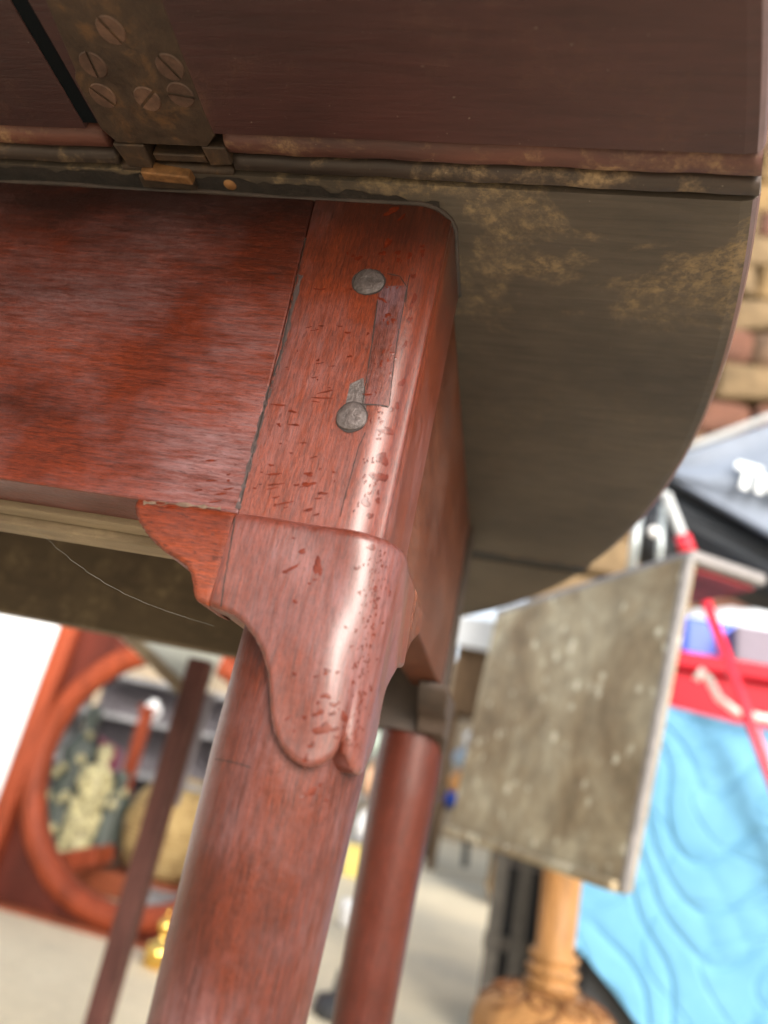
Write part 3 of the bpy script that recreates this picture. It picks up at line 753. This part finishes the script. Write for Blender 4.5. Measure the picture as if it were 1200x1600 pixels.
# maroon cloth
bm = bmesh.new(); poly_slab(bm, [(136, 1138), (190, 1172), (184, 1206), (140, 1200)], 2.62, .006)
tag(obj('maroon_cloth', bm, M_maroon, smooth=False), 'small maroon cloth hanging above the short dark statue', 'cloth')
# straw basket
def straw():
    s = N('straw'); wv = s.new('ShaderNodeTexWave'); wv.wave_type = 'BANDS'; wv.bands_direction = 'Z'; s.lk(s.co, wv.inputs[0]); wv.inputs['Scale'].default_value = 22; wv.inputs['Distortion'].default_value = 3
    n1 = s.noise(s.mapn((1, 1, 1)), 14, 6, .6); c = s.ramp(n1, [(.3, (.14, .08, .03)), (.5, (.36, .24, .09)), (.75, (.56, .42, .20))])
    s.setc(s.mix(.5, c, s.ramp(wv.outputs['Fac'], [(.2, .5), (.7, 1.15)]), 'MULTIPLY')); s.setr(.8); s.bump(wv.outputs['Fac'], .6, .01); return s.m
M_straw = straw()
b = onY(268, 1290, 2.5); bk = thing('straw_basket', 'big round straw basket on the red-brown chest behind the dark thin leg', 'basket', (b.x, 2.5, zplat))
r_ = .15; bm = bmesh.new()
add_lathe(bm, (b.x, 2.55, zplat), [(.11, 0), (.145, .03), (.168, .10), (.172, .16), (.155, .22), (.13, .26), (.125, .265), (.118, .255), (.14, .2)], 36, fn=lambda a, z, rr: .004*math.sin(a*18)); obj('body', bm, M_straw, bk)
bm = bmesh.new(); add_tube(bm, [(b.x+.13*math.cos(t), 2.55, zplat+.25+.05*math.sin(t)) for t in [math.pi*i/16 for i in range(17)]], .008, 8); obj('handle', bm, M_straw, bk)
# orange drawer box, shelf boards at the back
bm = bmesh.new(); poly_slab(bm, [(66, 1336), (150, 1322), (146, 1352), (74, 1374)], 2.25, .12)
bevel(tag(obj('drawer_box', bm, M_orange, smooth=False), 'small orange wooden drawer lying inside the lower left of the round frame', 'drawer'), .004)
M_gry = plain('pale grey shelf', (.24, .235, .24), .6, .4, 8); M_lilac = plain('lilac grey board', (.20, .18, .20), .7, .5, 6)
sh = thing('shelf_unit', 'pale grey open shelf unit seen high inside the round frame', 'shelf', (onY(200, 1130, 3.0).x, 3.0, 0))
c = onY(205, 1150, 3.0); top_z = onY(190, 1058, 3.0).z
for z in (top_z, top_z-.16, top_z-.36, .15):
    bm = bmesh.new(); add_box(bm, (c.x+.05, 3.1, z), (.72, .28, .022)); bevel(obj('shelf_board', bm, M_gry, sh, smooth=False), .003)
bm = bmesh.new(); add_box(bm, (c.x+.05, 3.26, top_z/2), (.76, .02, top_z)); obj('back_board', bm, M_lilac, sh, smooth=False)
for sx in (-.37, .47):
    bm = bmesh.new(); add_box(bm, (c.x+.0+sx, 3.1, top_z/2+.02), (.02, .3, top_z+.04)); obj('side_board', bm, M_gry, sh, smooth=False)
bm = bmesh.new(); a = onY(232, 1108, 2.75); b2_ = onY(212, 1196, 2.75); add_bar(bm, (a.x, 2.75, a.z), (a.x, 2.75, zplat), .04, .04); add_box(bm, (a.x, 2.75, a.z), (.055, .055, .02))
tag(bevel(obj('red_post', bm, M_orange, smooth=False), .003), 'short orange-red post upright between statues and thin dark leg', 'post')
M_porc = plain('white porcelain', (.78, .78, .78), .15, .05, 3)
for u, v, lab in ((232, 1112, 'white ball put in for a bright glint on the shelf inside the round frame'),):
    a = onY(u, v, 2.95); bm = bmesh.new(); add_lathe(bm, (a.x, 2.98, top_z-.059 if False else a.z-.03), [(.018, 0), (.035, .02), (.04, .04), (.03, .062), (.014, .07), (.016, .08)], 20)
    tag(obj('glint_ball', bm, M_porc), lab, 'vase')  # white ball added to paint in a bright glint
# brass candlestick on floor
b = onZ(243, 1512, 0.0); g = thing('brass_lamp', 'shiny brass lamp base standing on the pale floor behind the thin dark leg', 'lamp', (b.x, b.y, 0))
M_shiny = plain('polished brass', (.85, .55, .14), .16, .2, 30, metal=1.)
bm = bmesh.new(); add_lathe(bm, (b.x, b.y, 0), [(.022, 0), (.034, .008), (.026, .018), (.036, .03), (.028, .046), (.010, .056), (.008, .07), (.017, .078), (.018, .09), (.009, .1), (.004, .104)], 28, fn=lambda a, z, rr: .08*rr*math.sin(8*a)); obj('base', bm, M_shiny, g)
bm = bmesh.new(); add_tube(bm, [(b.x, b.y, .10), (b.x, b.y, .12)], .004, 10); obj('stem', bm, M_shiny, g)
bm = bmesh.new(); a = onZ(262, 1440, 0.0); add_box(bm, (a.x, a.y, .03), (.22, .16, .06)); bevel(tag(obj('grey_box', bm, M_gry, smooth=False), 'low flat grey box on floor just left of the big round leg', 'box'), .006)

# --- thin dark upright with a pale panel and a tan brace
C3 = onY(300, 1086, 1.22)
st = thing('folding_stand', 'thin dark brown square leg with tan brace, left of the big round leg', 'stand', (C3.x, C3.y, 0))
M_thin = wood('dark brown leg', (.105, .042, .036), .4, .4)
bm = bmesh.new(); add_hexa(bm, [C3+Vector((-.018, -.018, .06)), C3+Vector((.018, -.018, .06)), C3+Vector((.018, .018, .06)), C3+Vector((-.018, .018, .06))],
    [Vector((C3.x+i*.016, C3.y+j*.016, 0)) for i, j in ((-1, -1), (1, -1), (1, 1), (-1, 1))]); bevel(obj('leg', bm, M_thin, st, smooth=False), .003)
M_pale = plain('pale grey-green board', (.62, .63, .55), .7, .1, 8)
bm = bmesh.new(); poly_slab(bm, [(120, 930), (372, 965), (312, 1095), (285, 1092)], 1.285, .014); obj('pale_panel', bm, M_pale, st, smooth=False)
bm = bmesh.new(); add_bar(bm, onY(185, 978, 1.26), onY(305, 1096, 1.26), .02, .024, up=Vector((0, 1, 0))); bevel(obj('brace', bm, M_raw, st, smooth=False), .002)
bm = bmesh.new(); poly_slab(bm, [(318, 1080), (334, 1084), (275, 1260), (263, 1258)], 1.245, .01); obj('side_strip', bm, M_lilac, st, smooth=False)
# --- goods seen in the gap between the two round legs
M_dark = plain('black iron', (.02, .02, .022), .5, .2)
GY = 4.4
gs = thing('plant_stand', 'narrow white wire stand with pots seen in the gap between the two round legs', 'stand', (onY(565, 1372, GY).x, GY, 0))
gx = onY(572, 1300, GY).x
for sx in (-.09, .09):
    for sy in (-.08, .08):
        bm = bmesh.new(); add_tube(bm, [(gx+sx, GY+sy, 0), (gx+sx, GY+sy, .80)], .006, 8); obj('upright', bm, M_gry, gs)
for z in (.18, .40, .62):
    bm = bmesh.new(); add_box(bm, (gx, GY, z), (.21, .19, .012)); obj('tray', bm, M_gry, gs, smooth=False)
def pot(x, y, z, r, h, m, lab, cat='pot', nm='pot', group=None):
    bm = bmesh.new(); add_lathe(bm, (x, y, z), [(r*.6, 0), (r*.9, h*.2), (r, h*.5), (r*.85, h*.75), (r*.5, h*.88), (r*.6, h*.97), (r*.55, h)], 24)
    return tag(obj(nm, bm, m), lab, cat, group)
pot(gx+.01, GY, .628, .075, .17, plain('pale green glaze', (.55, .66, .55), .3, .1, 6), 'pale green glazed jar on the top tray of the wire stand', 'jar', 'jar')
pot(gx+.01, GY, .408, .085, .19, plain('peach glaze', (.72, .42, .25), .4, .15, 6), 'peach coloured pot on the middle tray of the wire stand')
pot(gx, GY, .188, .07, .16, M_porc, 'white round vase on the lowest tray of the wire stand', 'vase', 'vase')
bm = bmesh.new(); add_box(bm, (gx-.01, GY-.02, .08), (.14, .12, .16)); bevel(tag(obj('yellow_box', bm, plain('yellow card', (.62, .50, .14), .6, .15, 10), smooth=False), 'yellow box on the floor under the wire stand', 'box'), .006)
a = onZ(541, 1452, 0); bm = bmesh.new(); add_lathe(bm, (a.x, a.y, 0), [(.02, 0), (.03, .02), (.036, .06), (.038, .09), (.034, .09), (.03, .03)], 20); tag(obj('white_cup', bm, M_porc), 'small white cup on the floor between the two round legs', 'cup')
a = onZ(525, 1590, 0); bm = bmesh.new(); add_lathe(bm, (a.x, a.y, 0), [(.05, 0), (.055, .01), (.05, .035), (.02, .045), (.015, .09)], 20); tag(obj('iron_weight', bm, M_dark), 'small black iron weight on the floor right of the big round leg', 'weight')
# stool with blue cloth and jars, right of the far leg
SYy = 6.9; a = onY(704, 1290, SYy); sx = a.x
stool = thing('iron_stool', 'dark iron stool far behind, seen just right of the rear round leg', 'stool', (sx, SYy, 0))
sz = onY(700, 1262, SYy).z
bm = bmesh.new(); add_box(bm, (sx, SYy, sz), (.34, .30, .03)); bevel(obj('seat', bm, M_dark, stool, smooth=False), .005)
for i in (-1, 1):
    for j in (-1, 1):
        bm = bmesh.new(); add_bar(bm, (sx+i*.14, SYy+j*.12, sz), (sx+i*.17, SYy+j*.15, 0), .035, .035); obj('leg', bm, M_dark, stool, smooth=False)
bm = bmesh.new(); add_box(bm, (sx-.01, SYy-.02, sz+.07), (.30, .26, .11)); bmesh.ops.bevel(bm, geom=bm.edges[:], offset=.03, segments=2, affect='EDGES'); tag(obj('blue_cushion', bm, plain('bright blue cloth', (.02, .09, .55), .7, .2, 10), smooth=True), 'bright blue folded cushion lying on the dark iron stool', 'cushion')
pot(sx+.06, SYy, sz+.126, .14, .2, plain('orange glaze', (.60, .26, .06), .4, .2, 6), 'orange glazed pot stacked on the blue cushion')
pot(sx+.07, SYy, sz+.327, .15, .20, plain('steel blue glaze', (.30, .38, .48), .4, .2, 6), 'steel blue jar standing on the orange pot', 'jar', 'jar')
pot(sx+.09, SYy, sz+.528, .10, .16, M_porc, 'white small jar at the top of the pot stack', 'jar', 'jar')
# white sign and brown cabinet beyond
bm = bmesh.new(); poly_slab(bm, [(716, 962), (790, 972), (790, 1022), (712, 1006)], 5.6, .05); M_wc = plain('white panel', (.62, .64, .66), .6, .06, 4)
cab = thing('brown_cabinet', 'tall brown cabinet with a white top box, far behind right of the side apron', 'cabinet', (onY(740, 1100, 5.8).x, 5.8, 0))
obj('top_box', bm, M_wc, cab, smooth=False)
a0, a1 = onY(690, 1010, 5.7), onY(800, 1030, 5.7); zc1 = onY(740, 1012, 5.7).z
M_brn = wood('brown cabinet wood', (.17, .11, .06), .6, .1)
lo = onY(740, 1120, 5.7).z
bm = bmesh.new(); add_box(bm, ((a0.x+a1.x)/2+.12, 5.95, (zc1+.02+lo)/2), ((a1.x-a0.x), .4, zc1-lo)); bevel(obj('body', bm, M_brn, cab, smooth=False), .01)
for i in (-1, 1):
    bm = bmesh.new(); add_box(bm, ((a0.x+a1.x)/2+.12+i*.22, 5.95, lo/2), (.05, .3, lo)); obj('leg', bm, M_brn, cab, smooth=False)

# --- right: pedestal table with its mottled leaf hanging down
M_mot = None
def mottled():
    s = N('mottled old leaf'); a = s.noise(s.mapn((1, 1, 1)), 5.5, 8, .68, .5); b = s.noise(s.mapn((1, 1, 1), (5, 0, 0)), 26, 6, .65); v = s.voro(s.mapn((1, 1, 1)), 30)
    c = s.ramp(a, [(.32, (.17, .115, .06)), (.46, (.28, .22, .135)), (.58, (.39, .335, .23)), (.70, (.52, .475, .36))])
    c = s.mix(.6, c, s.ramp(b, [(.35, .6), (.62, 1.25)]), 'MULTIPLY')
    c = s.mix(s.math('MULTIPLY', s.ramp(v, [(.16, 1.), (.30, 0.)]), s.ramp(b, [(.47, 0.), (.54, .95)])), c, (.70, .66, .52))  # pale dots paint blurred light spots into the wood colour
    s.setc(c); s.setr(.6); s.b.inputs['Specular IOR Level'].default_value = .3; s.bump(b, .4, .002); return s.m
M_mot = mottled(); M_gedge = plain('grey worn edge', (.20, .185, .18), .45, .25, 40)
pt = thing('pedestal_table', 'old pedestal table with mottled grey-brown leaf hanging down, turned honey column and maroon underside', 'table', (0, 0, 0))
n_t, f_t = onY(1072, 868, .98), onY(775, 960, 1.46); n_b, f_b = onY(968, 1392, 1.03), onY(700, 1300, 1.50)
nrm = ((f_t-n_t).cross(n_b-n_t)).normalized(); nrm = nrm if nrm.x > 0 else -nrm
bm = bmesh.new(); G = 10; fa, ba = [], []
for i in range(G+1):
    ra, rb = [], []
    for j in range(G+1):
        s_, t_ = i/G, j/G; p = n_t.lerp(f_t, s_).lerp(n_b.lerp(f_b, s_), t_); ra.append(bm.verts.new(p)); rb.append(bm.verts.new(p+nrm*.02))
    fa.append(ra); ba.append(rb)
for g_ in (fa, ba):
    for i in range(G):
        for j in range(G): bm.faces.new((g_[i][j], g_[i+1][j], g_[i+1][j+1], g_[i][j+1]))
for i in range(G):
    for j in (0, G): bm.faces.new((fa[i][j], fa[i+1][j], ba[i+1][j], ba[i][j])); bm.faces.new((fa[j][i], fa[j][i+1], ba[j][i+1], ba[j][i]))
bevel(obj('hanging_leaf', bm, M_mot, pt, smooth=False), .003, 3)
bm = bmesh.new(); add_bar(bm, n_t+nrm*.006+Vector((0, -.002, .002)), n_b+nrm*.006+Vector((0, -.002, -.002)), .013, .018, up=Vector((0, 1, 0))); bevel(obj('edge_moulding', bm, M_gedge, pt, smooth=False), .006, 3)
bm = bmesh.new(); add_bar(bm, n_b+Vector((0, 0, .004)), f_b+Vector((0, 0, .004)), .026, .014); bevel(obj('edge_moulding', bm, M_gedge if False else M_mot, pt, smooth=False), .005, 2)
# its top, running back to the right
dl = (f_t-n_t); dl.z = 0; dl.normalize(); dr = Vector((-dl.y, dl.x, 0)); dr = dr if dr.x > 0 else -dr
def tp(s_, t_, z): return Vector((n_t.x, n_t.y, 0))+dl*s_+dr*t_+Vector((0, 0, z))
ztp = n_t.z
TWd = .135
bm = bmesh.new(); add_hexa(bm, [tp(-.004, .006, ztp-.006), tp(.56, .006, ztp-.006), tp(.56, TWd, ztp-.006), tp(-.004, TWd, ztp-.006)], [tp(-.004, .006, ztp+.012), tp(.56, .006, ztp+.012), tp(.56, TWd, ztp+.012), tp(-.004, TWd, ztp+.012)])
bevel(obj('table_top', bm, M_gedge, pt, smooth=False), .006, 3)
M_mar = wood('maroon underside', (.26, .035, .045), .5, .2)
bm = bmesh.new(); add_hexa(bm, [tp(.012, .012, ztp-.012), tp(.55, .012, ztp-.012), tp(.55, TWd-.01, ztp-.012), tp(.012, TWd-.01, ztp-.012)], [tp(.012, .012, ztp-.005), tp(.55, .012, ztp-.005), tp(.55, TWd-.01, ztp-.005), tp(.012, TWd-.01, ztp-.005)])
obj('underside', bm, M_mar, pt, smooth=False)
M_honey = wood('honey turned wood', (.38, .20, .075), .4, .3)
pc = onY(868, 1470, 1.42); zt_ = ztp-.07
def pz(v, u=862): return onY(u, v, 1.42).z
cxp = onY(872, 1430, 1.42).x
zr = pz(1530); zbul = pz(1600)
px_m = (R.T@np.array([cxp, 1.42, -.15]))[2]/FPX
rc, rb = 31*px_m, 112*px_m
zd1 = pz(1546)
def dome(r): return zbul-.012+(zd1-zbul+.012)*math.sqrt(max(0, 1-((r-rc)/(rb-rc))**2)) if r > rc else zd1
prof = [(rb*.75, 0), (rb*.9, .03), (rb*.55, .07), (rb*.5, zbul-.12), (rb*.9, zbul-.06), (rb, zbul-.03)]+[(q, dome(q)) for q in [rb-(rb-rc)*t/14 for t in range(15)]]+[(rc*1.25, pz(1543)), (rc*1.35, pz(1534)), (rc*1.05, pz(1530)), (rc*1.05, pz(1526)), (rc*1.3, pz(1520)), (rc*1.3, pz(1512)), (rc*1.0, pz(1508)), (rc*1.0, pz(1504)), (rc*1.22, pz(1498)), (rc*1.22, pz(1490)), (rc*.94, pz(1482)), (rc*1.0, pz(1380)), (rc*.95, zt_)]
bm = bmesh.new(); add_lathe(bm, (cxp, 1.42, 0), prof, 96); obj('column', bm, M_honey, pt)
M_carv = wood('dark carving', (.17, .07, .025), .5, .1)
for k in range(9):
    a0 = 2*math.pi*k/9+.3; rad0 = rb*.66; ux, uy = math.cos(a0), math.sin(a0); pts = []; bm = bmesh.new()
    for i in range(34):
        t = i/33*9.5; q = rb*.26*(1-t/11); lx, ly = q*math.cos(t), q*math.sin(t)*1.1
        px_, py_ = ux*(rad0+lx)-uy*ly, uy*(rad0+lx)+ux*ly; rr_ = min(math.hypot(px_, py_), rb*.985)
        pts.append((cxp+px_, 1.42+py_, dome(rr_)+.0008))
    add_tube(bm, pts, .0026, 6); obj('carved_scroll', bm, M_carv, pt)
# slatted grey crate behind the column
cr = thing('slatted_crate', 'weathered grey slatted crate on the floor left of the honey turned column', 'crate', (onY(815, 1540, 1.95).x, 1.95, 0))
M_wgrey = dirty('weathered grey wood', (.085, .075, .065), (.13, .115, .095), (.2, .18, .15), .5, .7, axis=2, seed=12, rough=.85)
zt2 = onY(815, 1330, 1.95).z; a = onY(772, 1450, 1.95).x; b_ = onY(885, 1450, 1.95).x
for i in range(6):
    x = a+(b_-a+.12)*i/5; bm = bmesh.new(); add_box(bm, (x, 1.95, zt2/2), (.033, .014, zt2)); bevel(obj('slat', bm, M_wgrey, cr, smooth=False), .002)
for z in (.03, zt2*.5, zt2-.02):
    bm = bmesh.new(); add_box(bm, ((a+b_)/2+.06, 1.966, z), (b_-a+.16, .016, .03)); obj('rail', bm, M_wgrey, cr, smooth=False)
bm = bmesh.new(); add_box(bm, ((a+b_)/2+.06, 2.15, zt2*.45), (b_-a+.12, .3, zt2*.9)); obj('dark_contents', bm, M_dark, cr, smooth=False)

# blue quilted moving blanket draped over a black case
def blanket_mat():
    s = N('blue quilted cloth'); sep = s.new('ShaderNodeSeparateXYZ'); s.lk(s.co, sep.inputs[0])
    n1 = s.noise(s.mapn((1, 1, 1)), 9, 5, .6)
    s.setc(s.ramp(n1, [(.3, (.07, .225, .36)), (.7, (.10, .28, .43))])); s.setr(.75); s.b.inputs['Sheen Weight'].default_value = .3
    n2 = s.noise(s.mapn((1, 1, 1)), 300, 4, .7); s.bump(n2, .3, .001); return s.m
M_blue = blanket_mat(); M_black2 = plain('black plastic', (.012, .013, .016), .45, .3, 20)
BY = 1.62
corners = [(900, 1090), (1420, 1130), (1420, 1900), (1240, 1850)]
bm = bmesh.new(); nu, nv = 260, 280
tl, tr_ = onY(905, 1085, BY), onY(1420, 1150, BY)
x_l, x_r = onY(900, 1440, BY).x, onY(1420, 1300, BY).x; z_t = onY(1040, 1098, BY).z
xcut = onY(905, 1482, BY); xcut2 = onY(1000, 1605, BY)
sl_ = (xcut2.z-xcut.z)/(xcut2.x-xcut.x)
g_ = []
def quilt(x, z):
    # scalloped stitching lines: nested waves, cloth puffs between
    q = mnoise.noise(Vector((x*5, 0, z*5)))*.9; q2 = mnoise.noise(Vector((x*6+9, 3, z*6)))*.8
    a = z*9+.8*math.sin(x*20+q)+x*7+q; b = x*8-z*3+.6*math.sin(z*22+1)+q2
    fa_ = abs(a-round(a)); fb_ = abs(b-round(b))
    crease = .004*abs(mnoise.noise(Vector((x*14+z*9, 5, z*14-x*6))))
    return .008*(1-math.exp(-(fa_/.10)**1.3))*(1-.6*math.exp(-(fb_/.03)**1.2))+crease
for i in range(nu+1):
    r = []
    for j in range(nv+1):
        x = x_l+(x_r-x_l)*i/nu; zlo_ = max(.02, xcut.z+sl_*(x-xcut.x)) if x > xcut.x else xcut.z; zt__ = z_t+.01*math.sin(x*9)
        z = zt__+(zlo_-zt__)*j/nv
        y = BY-quilt(x, z)-.010*math.sin(x*9+z*5)-.003*math.sin(x*23-z*9)-.05*(1-j/nv)**6*-1
        r.append(bm.verts.new((x, y, z)))
    g_.append(r)
for i in range(nu):
    for j in range(nv): bm.faces.new((g_[i][j], g_[i+1][j], g_[i+1][j+1], g_[i][j+1]))
bl = tag(obj('quilted_blanket', bm, M_blue), 'bright blue quilted moving blanket draped at lower right', 'blanket'); s_ = bl.modifiers.new('t', 'SOLIDIFY'); s_.thickness = .008; s_.offset = 1
bm = bmesh.new(); add_box(bm, ((x_l+x_r)/2+.02, BY+.27, .5*(z_t-.05)), (x_r-x_l, .42, z_t-.06)); bevel(tag(obj('black_case', bm, M_black2, smooth=False), 'black case standing on the floor under the blue blanket', 'case'), .015)
# red crate, white strap, bag and boxes above the blanket
RY = 1.78
def pxbox(name, u0, u1, v0, v1, y, dep, m, lab, cat, bv=.008):
    A, B = onY(u0, v0, y), onY(u1, v0+(u1-u0)*.2, y); zb_ = onY(u0, v1, y).z
    bm = bmesh.new(); add_box(bm, ((A.x+B.x)/2, y+dep/2, (A.z+zb_)/2), (B.x-A.x, dep, A.z-zb_)); return bevel(tag(obj(name, bm, m, smooth=False), lab, cat), bv, 3)
M_red = plain('red plastic', (.42, .006, .018), .55, .12, 8, spec=.2)
rc_ = pxbox('red_crate', 1046, 1420, 1030, 1130, RY, .35, M_red, 'red plastic crate behind the blue blanket at the right edge', 'crate')
A = onY(1040, 1016, RY-.02); B = onY(1425, 1092, RY-.02); bm = bmesh.new(); add_box(bm, ((A.x+B.x)/2, RY-.012, A.z-.015), (B.x-A.x, .03, .04)); r2 = bevel(obj('rim', bm, M_red, rc_, smooth=False), .008, 3)
M_strap = plain('off white webbing', (.62, .60, .55), .7, .1, 40)
bm = bmesh.new(); add_tube(bm, [onY(u, v, 1.60) for u, v in ((1088, 1062), (1096, 1048), (1108, 1062), (1122, 1090), (1150, 1112), (1190, 1122), (1240, 1128))], .008, 10); tag(obj('webbing_strap', bm, M_strap), 'off-white webbing strap curving over the top of the blue blanket', 'strap')
pxbox('blue_tub', 1072, 1152, 962, 1030, RY+.1, .15, plain('royal blue plastic', (.01, .06, .62), .35, .1, 8), 'royal blue tub above the red crate, half behind the red pole', 'tub')
pxbox('mauve_box', 1150, 1300, 975, 1060, RY+.02, .2, plain('mauve grey card', (.16, .13, .17), .6, .15, 10), 'mauve-grey box above the red crate at the right edge', 'box')
a = onY(1150, 975, RY+.3); bm = bmesh.new(); bmesh.ops.create_icosphere(bm, subdivisions=4, radius=1)
for v in bm.verts:
    n_ = v.co.normalized(); k = 1+.10*math.sin(n_.x*9+2)*math.sin(n_.z*11)+.05*math.sin(n_.y*17+n_.z*13); v.co = Vector((a.x+.07+n_.x*.22*k, RY+.36+n_.y*.12*k, a.z-.02+n_.z*.075*k))
tag(obj('white_bag', bm, plain('white plastic bag', (.75, .78, .82), .35, .06, 10)), 'crumpled white plastic bag behind the mauve box', 'bag')

# grey canopy fabric with white lettering, black underside
CYm = 1.95
can = thing('fabric_canopy', 'folded grey-blue fabric canopy with white lettering at the right edge', 'canopy', tuple(onY(1150, 760, CYm)))
M_fab = plain('grey blue fabric', (.15, .18, .235), .6, .12, 12); M_fabb = plain('black fabric', (.010, .014, .020), .7, .2, 12); M_rim = plain('pale piping', (.36, .37, .37), .6, .1, 20)
def sheet(px, y, th, m, nm, bulge=.02, n=24):
    a, b, c, d = px; bm = bmesh.new(); F, Bk = [], []
    for i in range(n+1):
        rf, rb_ = [], []
        for j in range(n+1):
            s_, t_ = i/n, j/n; u = (a[0]*(1-s_)+b[0]*s_)*(1-t_)+(d[0]*(1-s_)+c[0]*s_)*t_; v = (a[1]*(1-s_)+b[1]*s_)*(1-t_)+(d[1]*(1-s_)+c[1]*s_)*t_
            p = onY(u, v, y-bulge*math.sin(math.pi*s_)*math.sin(math.pi*t_)-.006*math.sin(s_*7+t_*11)); rf.append(bm.verts.new(p)); rb_.append(bm.verts.new(p+Vector((0, th, 0))))
        F.append(rf); Bk.append(rb_)
    for g in (F, Bk):
        for i in range(n):
            for j in range(n): bm.faces.new((g[i][j], g[i+1][j], g[i+1][j+1], g[i][j+1]))
    for i in range(n):
        for j in (0, n): bm.faces.new((F[i][j], F[i+1][j], Bk[i+1][j], Bk[i][j])); bm.faces.new((F[j][i], F[j][i+1], Bk[j][i+1], Bk[j][i]))
    return obj(nm, bm, m, can)
sheet([(1040, 716), (1420, 590), (1420, 960), (1052, 748)], CYm, .02, M_fab, 'upper_flap')
sheet([(1045, 742), (1420, 960), (1420, 1010), (1035, 800)], CYm+.06, .3, M_fabb, 'lower_flap', .0)
bm = bmesh.new(); add_tube(bm, [onY(u, v, CYm) for u, v in ((1055, 704), (1100, 690), (1200, 652), (1420, 582))], .011, 8); obj('piping', bm, M_rim, can)
cu = bpy.data.curves.new('lettering', 'FONT'); cu.body = 'Tru'; cu.size = .092; cu.extrude = .002; cu.offset = .0055
lt = bpy.data.objects.new('lettering', cu); col.objects.link(lt); bpy.context.view_layer.update()
dg = bpy.context.evaluated_depsgraph_get(); me = bpy.data.meshes.new_from_object(lt.evaluated_get(dg)); bpy.data.objects.remove(lt)
o = bpy.data.objects.new('lettering', me); col.objects.link(o); me.materials.append(plain('white print', (.80, .84, .84), .6, .04, 10))
o.parent = can; pos = onY(1146, 756, CYm-.045); o.location = pos-Vector(can.location); o.rotation_euler = (math.pi/2, math.radians(10), 0); o.data.transform(Matrix.Rotation(0, 4, 'Z'))

# steel trolley tubes and the red pole
M_steel = plain('grey steel', (.40, .44, .45), .35, .2, 20, metal=.5); M_redp = plain('red lacquer', (.70, .02, .04), .25, .1, 20)
tr = thing('steel_frame', 'grey steel tube frame with an added white bokeh disc beside the grey canopy', 'frame', tuple(onY(1000, 830, 1.75)))
for (u0, v0, u1, v1, r) in ((1002, 775, 985, 900, .011), (1036, 790, 1028, 900, .008), (1012, 770, 1040, 768, .009)):
    bm = bmesh.new(); add_tube(bm, [onY(u0, v0, 1.75), onY(u1, v1, 1.75)], r, 12); obj('tube', bm, M_steel, tr)
bm = bmesh.new(); a, b = onY(1021, 831, 1.72), onY(1021, 831, 1.75); add_tube(bm, [a, b], .013, 16); obj('bokeh_disc', bm, M_porc, tr)  # white disc added for a blurred bright spot
bm = bmesh.new(); add_tube(bm, [onY(1004, 790, 1.86), onY(1030, 890, 1.86)], .045, 12); obj('dark_pad', bm, M_black2, tr)
pole = thing('red_pole', 'slim red pole with a grey ribbed upper end, slanting in front of the blue blanket', 'pole', tuple(onY(1150, 1080, 1.5)))
PYp = 1.55
A, Bq, Cq = onY(1040, 772, PYp), onY(1066, 838, PYp), onY(1215, 1245, PYp)
bm = bmesh.new(); k = 26; pts = [A.lerp(Bq, i/k) for i in range(k+1)]; add_tube(bm, pts, [.0105+.0012*(i % 2) for i in range(k+1)], 12); obj('ribbed_sleeve', bm, plain('pale grey rubber', (.45, .47, .48), .5, .1, 20), pole)
bm = bmesh.new(); dq = (Cq-Bq); add_tube(bm, [Bq, Bq+dq*.07], .0165, 14); obj('red_ferrule', bm, M_redp, pole)
bm = bmesh.new(); add_tube(bm, [Bq+dq*.05, Cq, Cq+dq*.9], .0105, 12); obj('shaft', bm, M_redp, pole)
